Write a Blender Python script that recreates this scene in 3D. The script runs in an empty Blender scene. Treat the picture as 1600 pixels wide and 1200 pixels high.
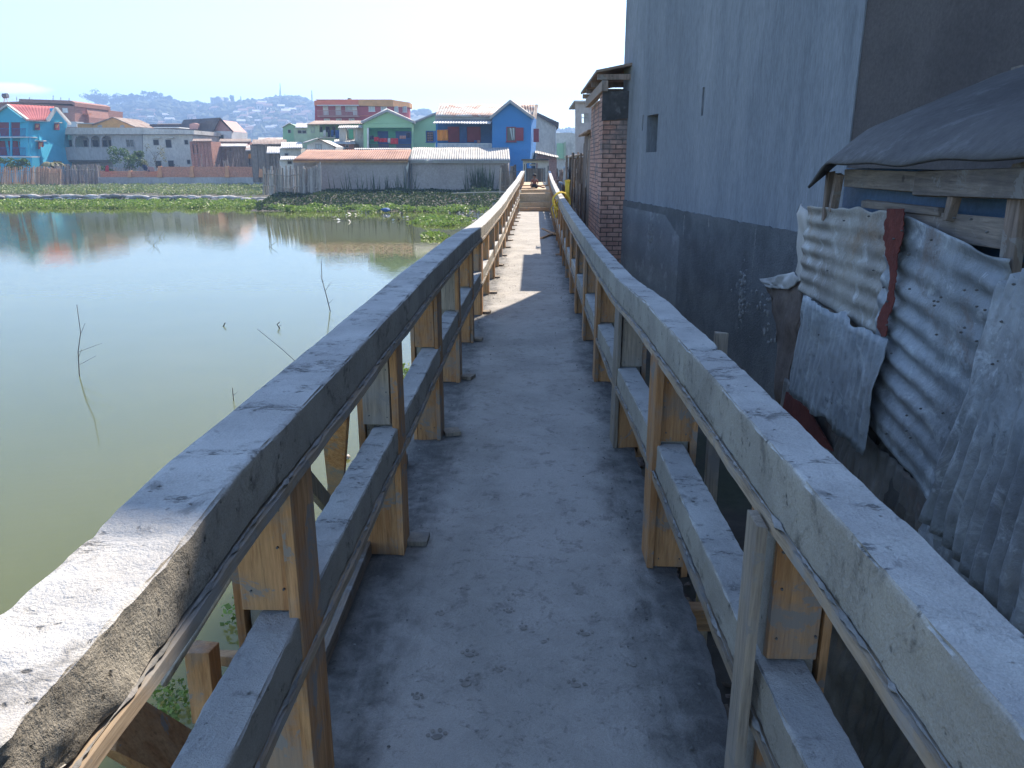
import bpy, bmesh, math, random
from mathutils import Vector, Matrix, noise
R = math.radians
rnd = random.Random(11)
sc = bpy.context.scene
COL = sc.collection

# ------------------------------------------------------------------ camera
CAMZ = 1.65
FPX = 1200.0
PITCH = math.atan(348 / FPX)
YAW = R(1.47)
cd = bpy.data.cameras.new('camera')
cam = bpy.data.objects.new('camera', cd)
COL.objects.link(cam)
cam.location = (0, 0, CAMZ)
cam.rotation_euler = (math.pi / 2 - PITCH, 0, YAW)
cd.sensor_width = 36
cd.lens = FPX / 1600 * 36
cd.clip_start = 0.05
cd.clip_end = 9000
sc.camera = cam
CR = cam.rotation_euler.to_matrix()

# ------------------------------------------------------------------ world and sun
SUN_EL, SUN_AZ = R(43.6), R(21.2)       # azimuth from +Y towards +X
w = bpy.data.worlds.new('World')
sc.world = w
w.use_nodes = True
wt = w.node_tree
wt.nodes.clear()
wo = wt.nodes.new('ShaderNodeOutputWorld')
bg = wt.nodes.new('ShaderNodeBackground')
sky = wt.nodes.new('ShaderNodeTexSky')
sky.sky_type = 'NISHITA'
sky.sun_disc = False
sky.sun_elevation = SUN_EL
sky.sun_rotation = SUN_AZ
sky.altitude = 1280
sky.air_density = 1.0
sky.dust_density = 1.1
sky.ozone_density = 2.0
bg.inputs[1].default_value = 0.11
wt.links.new(bg.outputs[0], wo.inputs[0])
# one small bank of cloud low in the sky on the left
tc = wt.nodes.new('ShaderNodeTexCoord')
cdir = (CR @ Vector(((22 - 800) / FPX, -(138 - 600) / FPX, -1))).normalized()
sub = wt.nodes.new('ShaderNodeVectorMath'); sub.operation = 'SUBTRACT'
sub.inputs[1].default_value = cdir
wt.links.new(tc.outputs['Generated'], sub.inputs[0])
mul = wt.nodes.new('ShaderNodeVectorMath'); mul.operation = 'MULTIPLY'
mul.inputs[1].default_value = (26, 26, 170)
wt.links.new(sub.outputs[0], mul.inputs[0])
ln = wt.nodes.new('ShaderNodeVectorMath'); ln.operation = 'LENGTH'
wt.links.new(mul.outputs[0], ln.inputs[0])
cn = wt.nodes.new('ShaderNodeTexNoise'); cn.inputs['Scale'].default_value = 60
cn.inputs['Detail'].default_value = 4
wt.links.new(tc.outputs['Generated'], cn.inputs['Vector'])
ad = wt.nodes.new('ShaderNodeMath'); ad.operation = 'MULTIPLY_ADD'
ad.inputs[1].default_value = 0.9; ad.inputs[2].default_value = -0.45
wt.links.new(cn.outputs[0], ad.inputs[0])
a2 = wt.nodes.new('ShaderNodeMath'); a2.operation = 'ADD'
wt.links.new(ln.outputs['Value'], a2.inputs[0]); wt.links.new(ad.outputs[0], a2.inputs[1])
mr = wt.nodes.new('ShaderNodeMapRange'); mr.interpolation_type = 'SMOOTHSTEP'
mr.inputs[1].default_value = 0.5; mr.inputs[2].default_value = 1.1
mr.inputs[3].default_value = 0.75; mr.inputs[4].default_value = 0.0
wt.links.new(a2.outputs[0], mr.inputs[0])
mx = wt.nodes.new('ShaderNodeMix'); mx.data_type = 'RGBA'
wt.links.new(mr.outputs[0], mx.inputs[0])
tint = wt.nodes.new('ShaderNodeMix'); tint.data_type = 'RGBA'; tint.blend_type = 'MULTIPLY'; tint.inputs[0].default_value = 1
tint.inputs[7].default_value = (.97, 1.0, 1.02, 1)      # cool white balance of the phone
wt.links.new(sky.outputs[0], tint.inputs[6]); wt.links.new(tint.outputs[2], mx.inputs[6])
mx.inputs[7].default_value = (11, 11, 11, 1)
wt.links.new(mx.outputs[2], bg.inputs[0])

ld = bpy.data.lights.new('sun', 'SUN')
ld.energy = 3.6
ld.angle = R(0.53)
ld.color = (1.0, 0.89, 0.75)
sun = bpy.data.objects.new('sun', ld)
COL.objects.link(sun)
sdir = Vector((math.sin(SUN_AZ) * math.cos(SUN_EL), math.cos(SUN_AZ) * math.cos(SUN_EL), math.sin(SUN_EL)))
sun.rotation_euler = sdir.to_track_quat('Z', 'Y').to_euler()
sun.location = (20, 30, 40)

sc.view_settings.view_transform = 'Standard'
sc.view_settings.look = 'None'
sc.view_settings.exposure = 1.68
sc.view_settings.gamma = 1
sc.cycles.max_bounces = 6
sc.cycles.diffuse_bounces = 3
sc.cycles.glossy_bounces = 2
sc.cycles.transmission_bounces = 2
sc.cycles.transparent_max_bounces = 4
sc.cycles.volume_bounces = 0
sc.cycles.caustics_reflective = False
sc.cycles.caustics_refractive = False

def P(px, py, X=None, Y=None, Z=None):
    d = CR @ Vector(((px - 800) / FPX, -(py - 600) / FPX, -1))
    if Y is not None: t = Y / d.y
    elif X is not None: t = X / d.x
    else: t = (Z - CAMZ) / d.z
    return Vector((d.x * t, d.y * t, CAMZ + d.z * t))

# ------------------------------------------------------------------ materials
class G:
    def __init__(s, name):
        s.m = bpy.data.materials.new(name); s.m.use_nodes = True
        s.t = s.m.node_tree
        s.b = s.t.nodes['Principled BSDF']; s.o = s.t.nodes['Material Output']
    def n(s, typ, ins=None, **props):
        nd = s.t.nodes.new('ShaderNode' + typ)
        for k, v in props.items(): setattr(nd, k, v)
        for k, v in (ins or {}).items(): s.set(nd.inputs[k], v)
        return nd
    def set(s, i, v):
        if isinstance(v, bpy.types.NodeSocket): s.t.links.new(v, i)
        else:
            if hasattr(i.default_value, '__len__') and len(i.default_value) == 4 and len(v) == 3: v = (*v, 1)
            i.default_value = v
    def coords(s, stretch=(1, 1, 1), rand=True):
        t = s.n('TexCoord').outputs['Object']
        if rand:
            oi = s.n('ObjectInfo').outputs['Random']
            mu = s.n('Math', {0: oi, 1: 37.0}, operation='MULTIPLY').outputs[0]
            t = s.n('VectorMath', {0: t, 1: mu}, operation='ADD').outputs[0]
        return s.n('VectorMath', {0: t, 1: stretch}, operation='MULTIPLY').outputs[0]
    def noise(s, vec, scale, detail=5, rough=.6, dist=0.0):
        return s.n('TexNoise', {'Vector': vec, 'Scale': scale, 'Detail': detail, 'Roughness': rough, 'Distortion': dist}).outputs[0]
    def ramp(s, v, a, b, lo=0.0, hi=1.0):
        return s.n('MapRange', {0: v, 1: a, 2: b, 3: lo, 4: hi}, interpolation_type='SMOOTHSTEP').outputs[0]
    def mix(s, f, a, b, mode='MIX'):
        nd = s.n('Mix', data_type='RGBA', blend_type=mode)
        s.set(nd.inputs[0], f); s.set(nd.inputs[6], a); s.set(nd.inputs[7], b)
        return nd.outputs[2]
    def math(s, op, a, b=0.0, c=0.0):
        return s.n('Math', {0: a, 1: b, 2: c}, operation=op).outputs[0]
    def bump(s, h, strength, dist, normal=None):
        ins = {'Height': h, 'Strength': strength, 'Distance': dist}
        if normal: ins['Normal'] = normal
        return s.n('Bump', ins).outputs[0]
    def hsv(s, col, val):
        return s.n('HueSaturation', {'Color': col, 'Value': val}).outputs[0]

def surf(name, c1, c2, scale=1.5, c3=None, sc3=12, amt3=.6, th3=(.55, .68), rough=.85, bump=.4, bsc=40, bd=.01,
         stretch=(1, 1, 1), spec=.3, metal=0.0, vary=0.0, island=0.0, trans=None):
    g = G(name)
    v = g.coords(stretch)
    n1 = g.noise(v, scale, 6, .65)
    col = g.mix(g.ramp(n1, .36, .64), c1, c2)
    n2 = g.noise(v, sc3, 5, .7)
    if c3: col = g.mix(g.ramp(n2, th3[0], th3[1], 0, amt3), col, c3)
    fine = g.noise(v, bsc, 4, .7)
    col = g.hsv(col, g.ramp(fine, .25, .75, .82, 1.16))
    if vary: col = g.hsv(col, g.ramp(g.n('ObjectInfo').outputs['Random'], 0, 1, 1 - vary, 1 + vary))
    if island: col = g.hsv(col, g.ramp(g.n('NewGeometry').outputs['Random Per Island'], 0, 1, 1 - island, 1 + island))
    g.set(g.b.inputs['Base Color'], col)
    g.set(g.b.inputs['Roughness'], rough)
    g.set(g.b.inputs['Metallic'], metal)
    g.set(g.b.inputs['Specular IOR Level'], spec)
    h = g.math('ADD', fine, g.math('MULTIPLY', n2, 1.5))
    g.set(g.b.inputs['Normal'], g.bump(h, bump, bd))
    if trans:
        tr = g.n('BsdfTranslucent', {'Color': trans})
        ms = g.n('MixShader', {0: .35, 1: g.b.outputs[0], 2: tr.outputs[0]})
        g.set(g.o.inputs[0], ms.outputs[0])
    return g.m

def concrete(name, c1, c2, dark, edge=None, bump=.6, pit=.5):
    g = G(name)
    v = g.coords(rand=False)
    n1 = g.noise(v, 2.2, 8, .65)
    n2 = g.noise(v, 11, 7, .7, .4)
    n3 = g.noise(v, 60, 5, .75)
    n4 = g.noise(v, 260, 3, .6)
    col = g.mix(g.ramp(n1, .35, .65), c1, c2)
    col = g.mix(g.ramp(n2, .54, .68, 0, .55), col, dark)
    vo = g.n('TexVoronoi', {'Vector': g.n('VectorMath', {0: v, 1: g.n('VectorMath', {0: n2, 1: (.06, .06, .06)}, operation='MULTIPLY').outputs[0]}, operation='ADD').outputs[0], 'Scale': 38, 'Randomness': 1.0}).outputs['Distance']
    sp = g.math('MULTIPLY', g.ramp(vo, .12, .26, 1, 0), g.ramp(n2, .5, .62))
    col = g.mix(g.math('MULTIPLY', sp, pit), col, dark)
    col = g.mix(g.ramp(n3, .6, .75, 0, .35), col, (.5, .5, .5))
    if not edge:  # scabs of coarse unfloated mortar
        sc_ = g.math('MULTIPLY', g.ramp(g.noise(g.n('VectorMath', {0: v, 1: (.7, 1.6, 1)}, operation='MULTIPLY').outputs[0], 4.5, 4, .6, .6), .53, .62), g.ramp(g.noise(g.n('VectorMath', {0: v, 1: (.6, 1.4, 1)}, operation='MULTIPLY').outputs[0], 62, 4, .75), .50, .58))
        sc_ = g.math('MULTIPLY', sc_, g.ramp(g.n('SeparateXYZ', {0: g.n('NewGeometry').outputs['Normal']}).outputs[2], .3, .8, .25, 1))
        col = g.mix(g.math('MULTIPLY', sc_, .75), col, dark)
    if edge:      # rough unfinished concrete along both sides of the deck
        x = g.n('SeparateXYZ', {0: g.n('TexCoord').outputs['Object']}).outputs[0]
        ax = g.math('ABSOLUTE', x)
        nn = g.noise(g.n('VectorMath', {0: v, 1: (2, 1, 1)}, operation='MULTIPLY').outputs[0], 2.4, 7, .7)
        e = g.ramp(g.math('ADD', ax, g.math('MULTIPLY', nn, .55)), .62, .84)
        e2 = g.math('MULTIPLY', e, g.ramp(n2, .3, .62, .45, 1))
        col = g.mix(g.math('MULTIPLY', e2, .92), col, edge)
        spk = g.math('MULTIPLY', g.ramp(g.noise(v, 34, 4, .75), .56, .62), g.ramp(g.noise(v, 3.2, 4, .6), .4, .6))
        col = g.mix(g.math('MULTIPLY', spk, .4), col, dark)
        # long dusty trodden streaks
        st = g.noise(g.n('VectorMath', {0: v, 1: (9, .8, 1)}, operation='MULTIPLY').outputs[0], 1.5, 5, .6)
        col = g.mix(g.ramp(st, .5, .7, 0, .25), col, c2)
    if not edge:  # board-cast sides browner; also painted duller for shade below the lit top
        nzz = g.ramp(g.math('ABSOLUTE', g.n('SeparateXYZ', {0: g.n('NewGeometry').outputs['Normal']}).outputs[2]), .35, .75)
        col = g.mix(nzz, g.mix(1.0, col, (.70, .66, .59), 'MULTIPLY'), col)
    col = g.hsv(col, g.ramp(n4, .2, .8, .86, 1.14))
    g.set(g.b.inputs['Base Color'], col)
    g.set(g.b.inputs['Roughness'], .9)
    g.set(g.b.inputs['Specular IOR Level'], .25)
    h = g.math('MULTIPLY', n3, .8)
    h = g.math('ADD', h, g.math('MULTIPLY', n2, 2.2))
    h = g.math('ADD', h, g.math('MULTIPLY', n4, .3))
    h = g.math('SUBTRACT', h, g.math('MULTIPLY', sp, .9))
    if not edge: h = g.math('SUBTRACT', h, g.math('MULTIPLY', sc_, 1.2))
    if edge: h = g.math('ADD', h, g.math('MULTIPLY', g.math('MULTIPLY', e, n3), 1.6))
    g.set(g.b.inputs['Normal'], g.bump(h, bump, .012))
    return g.m

def wood(name, c1, c2, axis='z', vary=.18, weather=None, wamt=.5, island=0.0):
    g = G(name)
    st = {'z': (22, 22, 1.3), 'y': (22, 1.3, 22), 'x': (1.3, 22, 22)}[axis]
    v = g.coords(st)
    n1 = g.noise(v, 1.0, 6, .65, .6)
    n2 = g.noise(v, 4.5, 4, .7)
    col = g.mix(g.ramp(n1, .32, .66), c1, c2)
    col = g.mix(g.ramp(n2, .5, .7, 0, .5), col, tuple(c * .45 for c in c1))
    n3 = g.noise(g.n('VectorMath', {0: v, 1: (3.2, 3.2, 3.2)}, operation='MULTIPLY').outputs[0], 1.5, 5, .75)
    col = g.hsv(col, g.ramp(n3, .3, .7, .8, 1.18))
    v0 = g.coords()
    kn = g.n('TexVoronoi', {'Vector': v0, 'Scale': 6.0}).outputs['Distance']
    col = g.mix(g.ramp(kn, .05, .1, .7, 0), col, tuple(c * .3 for c in c1))
    if weather:
        nw = g.noise(v0, 3.5, 6, .7)
        col = g.mix(g.ramp(nw, .45, .62, 0, wamt), col, weather)
        col = g.mix(g.math('MULTIPLY', g.ramp(g.noise(v0, 7, 5, .7, .7), .57, .61), .8), col, (.21, .20, .19))
    col = g.hsv(col, g.ramp(g.n('ObjectInfo').outputs['Random'], 0, 1, 1 - vary, 1 + vary))
    if island: col = g.hsv(col, g.ramp(g.n('NewGeometry').outputs['Random Per Island'], 0, 1, 1 - island, 1 + island))
    g.set(g.b.inputs['Base Color'], col)
    g.set(g.b.inputs['Roughness'], .8)
    g.set(g.b.inputs['Specular IOR Level'], .2)
    g.set(g.b.inputs['Normal'], g.bump(g.math('ADD', n1, n2), .35, .004))
    return g.m

def brick(name, c1, c2, mortar, bw=.21, bh=.075, ms=.012, dirt=(.1, .1, .1), dirtamt=.6):
    g = G(name)
    t = g.n('TexCoord').outputs['Object']
    s = g.n('SeparateXYZ', {0: t})
    gn = g.n('SeparateXYZ', {0: g.n('NewGeometry').outputs['Normal']}).outputs[0]
    isx = g.math('GREATER_THAN', g.math('ABSOLUTE', gn), .6)
    u = g.n('Mix', {0: isx, 2: s.outputs[0], 3: s.outputs[1]}, data_type='FLOAT').outputs[0]
    vec = g.n('CombineXYZ', {0: u, 1: s.outputs[2], 2: 0.0}).outputs[0]
    wob = g.n('VectorMath', {0: g.n('TexNoise', {'Vector': vec, 'Scale': 7.0}).outputs['Color'], 1: (.012, .012, 0)}, operation='MULTIPLY').outputs[0]
    vec = g.n('VectorMath', {0: vec, 1: wob}, operation='ADD').outputs[0]
    br = g.n('TexBrick', {'Vector': vec, 'Color1': c1, 'Color2': c2, 'Mortar': mortar, 'Scale': 1.0, 'Mortar Size': ms,
                          'Mortar Smooth': .3, 'Bias': -.1, 'Brick Width': bw, 'Row Height': bh})
    n2 = g.noise(t, 9, 6, .7)
    col = g.mix(g.ramp(g.noise(t, 1.3, 5, .6), .5, .62, 0, dirtamt), br.outputs[0], dirt)
    col = g.hsv(col, g.ramp(n2, .3, .7, .75, 1.2))
    g.set(g.b.inputs['Base Color'], col)
    g.set(g.b.inputs['Roughness'], .92)
    g.set(g.b.inputs['Specular IOR Level'], .2)
    h = g.math('SUBTRACT', g.math('MULTIPLY', n2, .5), br.outputs[1])
    g.set(g.b.inputs['Normal'], g.bump(h, .8, .02))
    return g.m

def tin(name, c1, c2, rust, rth=(.52, .66), ramt=.8, white=None, rough=.5, metal=.35, scale=1.6, fine=.004):
    g = G(name)
    v = g.coords()
    n1 = g.noise(v, scale * 1.5, 7, .65)
    n2 = g.noise(v, scale, 8, .72, .5)
    n3 = g.noise(v, 22, 5, .7)
    col = g.mix(g.ramp(n1, .38, .6), c1, c2)
    if white: col = g.mix(g.ramp(g.noise(v, 6, 7, .75, .8), .52, .64, 0, .75), col, white)
    col = g.mix(g.ramp(n2, rth[0], rth[1], 0, ramt), col, rust)
    col = g.hsv(col, g.ramp(n3, .25, .75, .8, 1.2))
    g.set(g.b.inputs['Base Color'], col)
    g.set(g.b.inputs['Roughness'], g.ramp(n3, .3, .7, rough - .12, rough + .2))
    crk = g.noise(v, 9, 8, .8, 1.5)
    col = g.mix(g.ramp(crk, .60, .66, 0, .6), col, tuple(x * .3 for x in c1))
    g.set(g.b.inputs['Base Color'], col)
    g.set(g.b.inputs['Metallic'], g.ramp(n2, rth[0], rth[1], metal, 0))
    g.set(g.b.inputs['Specular IOR Level'], .35)
    g.set(g.b.inputs['Normal'], g.bump(g.math('ADD', g.math('ADD', n3, n1), crk), .7, fine * 2))
    return g.m

def plain(name, c, rough=.7, vary=.0):
    return surf(name, c, tuple(x * .82 for x in c), 2.0, rough=rough, bump=.15, vary=vary)

M = {}
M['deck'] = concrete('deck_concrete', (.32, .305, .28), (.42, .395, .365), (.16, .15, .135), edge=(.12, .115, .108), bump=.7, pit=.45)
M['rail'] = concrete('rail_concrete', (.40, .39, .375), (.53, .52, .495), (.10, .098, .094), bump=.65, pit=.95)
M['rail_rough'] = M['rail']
M['woodz'] = wood('formwork_wood', (.34, .165, .07), (.44, .25, .12), 'z', weather=(.24, .21, .18), wamt=.65)
M['woodzg'] = wood('weathered_upright_wood', (.22, .185, .15), (.32, .27, .21), 'z', weather=(.25, .24, .23), wamt=.5)
M['woody'] = wood('formwork_strip_wood', (.26, .20, .14), (.36, .28, .20), 'y', weather=(.25, .245, .235), wamt=.85)
M['woodyd'] = wood('dark_edge_wood', (.16, .12, .09), (.24, .19, .15), 'y', weather=(.12, .12, .12), wamt=.5)
M['woodx'] = wood('cross_wood', (.36, .2, .1), (.5, .3, .16), 'x', weather=(.2, .18, .16), wamt=.4)
M['stake'] = wood('grey_stakes', (.30, .25, .22), (.46, .40, .35), 'z', island=.35)
M['stakeb'] = wood('brown_stakes', (.38, .22, .14), (.55, .36, .24), 'z', island=.35)
M['plank'] = wood('old_plank', (.13, .11, .10), (.22, .185, .155), 'y', weather=(.10, .09, .085), wamt=.5, island=.25)
M['plankz'] = wood('old_upright_plank', (.15, .115, .095), (.26, .2, .165), 'z', weather=(.12, .11, .1), wamt=.5, island=.35)
M['bark'] = surf('bark', (.10, .075, .05), (.17, .13, .1), 6, bsc=30, island=.2)
M['leaf'] = surf('leaf_green', (.045, .085, .025), (.08, .13, .04), 1.2, rough=.6, bump=0.05, island=.45, trans=(.10, .18, .03))
M['leafd'] = surf('leaf_dark', (.03, .055, .03), (.05, .08, .04), 1.0, rough=.7, bump=.05, island=.4, trans=(.04, .07, .02))
M['leafpale'] = surf('leaf_pale', (.16, .16, .08), (.24, .22, .12), 1.2, rough=.7, bump=.05, island=.35, trans=(.18, .18, .07))
M['hya'] = surf('hyacinth_leaf', (.20, .27, .06), (.29, .34, .10), .4, c3=(.2, .17, .08), sc3=1.2, amt3=.6, rough=.5, bump=.05, island=.4, trans=(.16, .26, .04))
M['field'] = surf('marsh_leaf', (.27, .30, .14), (.36, .37, .21), .25, c3=(.22, .19, .12), sc3=.6, amt3=.7, rough=.6, bump=.05, island=.4, trans=(.14, .2, .05))
M['farwood'] = surf('far_wood', (.035, .055, .03), (.07, .08, .04), .03, rough=.9, bump=.1, bsc=.3, island=.35)
M['blue_wall'] = surf('blue_grey_render', (.185, .205, .235), (.24, .26, .29), .9, c3=(.14, .157, .182), sc3=4, amt3=.5, th3=(.46, .66), bump=.45, bsc=45, stretch=(1, 1, .2))
M['plinth'] = surf('dark_splatter_render', (.10, .104, .11), (.145, .15, .158), 2.0, c3=(.20, .205, .215), sc3=5, amt3=.5, th3=(.58, .7), bump=1.0, bsc=55, bd=.02)
M['smooth_patch'] = surf('smooth_grey_patch', (.145, .15, .16), (.19, .195, .205), 1.2, c3=(.27, .275, .285), sc3=3, amt3=.6, th3=(.56, .66), bump=.3)
M['brown_wall'] = surf('brown_render', (.075, .065, .065), (.105, .092, .09), .8, bump=.3)
M['brickp'] = brick('pier_brick', (.40, .22, .17), (.50, .31, .25), (.13, .10, .09), dirt=(.16, .15, .15), dirtamt=.75, ms=.009)
M['brickfar'] = brick('far_brick', (.42, .19, .14), (.50, .25, .19), (.32, .23, .2), dirt=(.34, .22, .18), dirtamt=.4)
M['brickorange'] = brick('orange_brick', (.66, .26, .15), (.74, .32, .20), (.52, .28, .19), dirt=(.55, .30, .21), dirtamt=.4)
M['orange_plain'] = plain('orange_pilaster', (.66, .3, .14))
M['tin_cream'] = tin('cream_stained_tin', (.23, .215, .195), (.32, .305, .275), (.21, .13, .07), rth=(.52, .68), ramt=.8, white=(.45, .46, .46))
M['tin_blue'] = tin('blue_grey_tin', (.20, .22, .24), (.30, .32, .34), (.15, .11, .09), rth=(.56, .66), ramt=.7, white=(.42, .45, .47))
M['tin_white'] = tin('oxidised_tin', (.22, .235, .25), (.32, .34, .355), (.20, .12, .08), rth=(.58, .68), ramt=.7, white=(.48, .51, .54))
M['tin_mid'] = tin('brownish_tin', (.15, .142, .135), (.22, .205, .19), (.15, .085, .06), ramt=.7)
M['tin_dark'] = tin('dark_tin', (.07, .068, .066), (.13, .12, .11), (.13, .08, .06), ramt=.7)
M['tin_rust'] = tin('rusty_roof_tin', (.27, .13, .085), (.34, .17, .11), (.20, .085, .05), rth=(.45, .62), metal=.0, rough=.75, scale=.8)
M['tin_grey'] = tin('grey_roof_tin', (.26, .245, .22), (.36, .34, .31), (.24, .15, .1), rth=(.64, .74), metal=.05, rough=.65, scale=.5)
M['tin_mixed'] = tin('patchy_roof_tin', (.34, .31, .27), (.45, .42, .38), (.24, .09, .05), rth=(.5, .58), metal=.0, rough=.7, scale=.7)
M['tin_light'] = tin('pale_roof_tin', (.38, .36, .34), (.52, .50, .48), (.28, .18, .12), rth=(.58, .72), metal=.0, rough=.6, scale=.6)
M['tin_brown'] = tin('brown_roof_tin', (.20, .145, .115), (.30, .23, .18), (.18, .09, .06), rth=(.5, .62), metal=.0, rough=.75, scale=.7)
M['redroof'] = surf('red_roof', (.36, .09, .085), (.42, .12, .11), .6, bump=.2)
M['darkroof'] = surf('dark_tile_roof', (.075, .065, .065), (.13, .11, .105), .7, c3=(.2, .13, .1), sc3=2, amt3=.4, bump=.4, bsc=12)
M['red_primer'] = surf('red_primer', (.085, .018, .014), (.13, .028, .02), 4, bump=.4)
M['tarp'] = surf('dark_roof_felt', (.05, .048, .05), (.085, .082, .083), 1.5, c3=(.16, .16, .165), sc3=6, amt3=.5, rough=.75, bump=.5, bsc=20)
M['rag'] = surf('brown_rag', (.10, .075, .062), (.17, .13, .11), 3, bump=.6, bsc=15)
M['bluetarp'] = plain('blue_plastic', (.05, .11, .2), .5)
M['gar_wall'] = surf('garage_render', (.29, .25, .23), (.36, .315, .29), .35, c3=(.22, .2, .185), sc3=1.2, amt3=.6, bump=.3, bsc=10)
M['cream'] = surf('dirty_cream_render', (.50, .47, .42), (.62, .58, .52), .3, c3=(.33, .31, .28), sc3=.9, amt3=.6, bump=.2, bsc=6, stretch=(1, 1, .5))
M['greywall'] = surf('stained_grey_render', (.36, .34, .33), (.45, .43, .41), .25, c3=(.25, .24, .235), sc3=1.0, amt3=.7, bump=.2, bsc=6, stretch=(1, 1, .4))
M['whitewall'] = surf('white_render', (.66, .65, .63), (.56, .55, .53), .4, c3=(.4, .39, .37), sc3=1.4, amt3=.5, bump=.2, bsc=8)
M['turq'] = surf('turquoise_paint', (.05, .40, .55), (.07, .46, .62), .5, c3=(.06, .33, .45), sc3=2, amt3=.5, bump=.15)
M['blue'] = surf('bright_blue_paint', (.04, .20, .46), (.055, .235, .52), .5, c3=(.05, .17, .38), sc3=2, amt3=.4, bump=.15)
M['bluedk'] = plain('blue_verandah_paint', (.035, .13, .30))
M['green'] = surf('pale_green_paint', (.30, .50, .30), (.34, .55, .34), .5, c3=(.26, .4, .26), sc3=2, amt3=.5, bump=.15)
M['teal'] = plain('teal_paint', (.12, .48, .33))
M['palegreen'] = plain('washed_green_paint', (.42, .50, .33))
M['redwall'] = surf('crimson_paint', (.36, .06, .08), (.42, .085, .10), .4, bump=.1)
M['redband'] = surf('orange_red_paint', (.60, .15, .09), (.66, .2, .1), .4, bump=.1)
M['orangeband'] = plain('ochre_paint', (.68, .33, .12))
M['orangewall'] = plain('orange_house_paint', (.60, .31, .10))
M['maroon'] = plain('maroon_shutter', (.26, .045, .06))
M['white'] = plain('white_paint', (.75, .75, .73))
M['greytrim'] = plain('grey_trim', (.36, .36, .36))
M['dark'] = plain('dark_opening', (.018, .018, .02), .5)
M['glass'] = plain('dark_window_glass', (.04, .05, .06), .15)
M['bluedoor'] = plain('blue_door', (.05, .13, .33))
M['orange_cloth'] = plain('orange_cloth', (.75, .27, .04))
M['grey_cloth'] = plain('grey_cloth', (.5, .55, .55))
M['red_cloth'] = plain('red_cloth', (.55, .03, .05))
M['navy_cloth'] = plain('navy_cloth', (.03, .04, .09))
M['pink'] = plain('pink_brick_gable', (.46, .25, .22))
M['hill'] = surf('hill_scrub', (.06, .075, .04), (.11, .10, .06), .012, c3=(.2, .15, .1), sc3=.03, amt3=.5, bump=.2, bsc=.2)
M['hillhouse'] = surf('hill_house_wall', (.36, .31, .27), (.45, .41, .37), .05, bump=.05, vary=.35)
M['hillbrick'] = surf('hill_house_brick', (.42, .25, .18), (.5, .32, .24), .05, bump=.05, vary=.3)
M['hillroof'] = surf('hill_house_roof', (.22, .13, .10), (.32, .23, .19), .05, bump=.05, vary=.4)
M['hillroofw'] = plain('hill_house_pale_roof', (.6, .58, .55))
M['stone'] = plain('grey_stone', (.22, .22, .22))
M['metal'] = plain('dark_steel', (.12, .12, .12))
M['bag'] = surf('woven_sack', (.27, .255, .24), (.40, .38, .355), 2.5, c3=(.11, .11, .10), sc3=5, amt3=.6, bump=.4, bsc=30, vary=.35)
M['mud'] = surf('mud', (.055, .046, .038), (.10, .085, .068), .8, c3=(.04, .048, .025), sc3=.35, amt3=.8, th3=(.45, .6), bump=.5, bsc=8)
M['rope'] = surf('yellow_rope', (.62, .42, .04), (.7, .52, .08), 8, bump=.4)
M['twig'] = surf('dead_twig', (.10, .08, .065), (.15, .12, .1), 8)
M['litter'] = surf('litter_mix', (.45, .43, .41), (.16, .14, .12), 1.5, rough=.6, island=.6)
M['crumb'] = surf('mortar_crumb', (.12, .118, .112), (.22, .21, .2), 9, island=.35)
M['skin'] = surf('brown_skin', (.16, .075, .045), (.2, .10, .06), 6, rough=.5, bump=.1)
M['hair'] = plain('black_hair', (.015, .012, .01))
M['shirt'] = plain('faded_red_shirt', (.28, .09, .06))
M['shorts'] = plain('dark_shorts', (.03, .03, .04))
M['print'] = surf('paw_print_dark', (.20, .185, .165), (.27, .25, .225), 30, bump=.3)  # prints pressed into the concrete, their dark hollows painted as flat discs
M['plat'] = surf('platform_concrete', (.46, .33, .20), (.56, .42, .28), 1.5, bump=.4, bsc=20)

def water_mat():
    g = G('pond_water')
    t = g.n('TexCoord').outputs['Object']
    v1 = g.n('VectorMath', {0: t, 1: (.8, 2.2, 1)}, operation='MULTIPLY').outputs[0]
    a = g.noise(v1, 2.2, 3, .5)
    b = g.noise(g.n('VectorMath', {0: t, 1: (.5, 1.1, 1)}, operation='MULTIPLY').outputs[0], .7, 3, .5)
    wv = g.n('TexWave', {'Vector': g.n('VectorRotate', {'Vector': t, 'Angle': R(70)}).outputs[0], 'Scale': 2.6, 'Distortion': 3.0, 'Detail': 2.0, 'Detail Scale': .6}, wave_type='BANDS').outputs[1]
    h = g.math('ADD', g.math('MULTIPLY', a, .6), g.math('MULTIPLY', b, .9))
    h = g.math('ADD', h, g.math('MULTIPLY', wv, .12))
    c = g.mix(g.ramp(g.noise(t, .12, 4, .6), .35, .65), (.088, .10, .034), (.108, .116, .042))
    g.set(g.b.inputs['Base Color'], c)
    g.set(g.b.inputs['Roughness'], .02)
    g.set(g.b.inputs['IOR'], 1.33)
    g.set(g.b.inputs['Specular IOR Level'], .5)
    g.b.subsurface_method = 'BURLEY'
    g.set(g.b.inputs['Subsurface Weight'], 1.0); g.set(g.b.inputs['Subsurface Scale'], 1.6)
    g.b.inputs['Subsurface Radius'].default_value = (1, 1, .8)
    g.set(g.b.inputs['Normal'], g.bump(h, .085, .02))
    return g.m
M['water'] = water_mat()

# ------------------------------------------------------------------ mesh builder
def wloc(o):
    v = Vector((0, 0, 0))
    while o: v += o.location; o = o.parent
    return v

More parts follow.
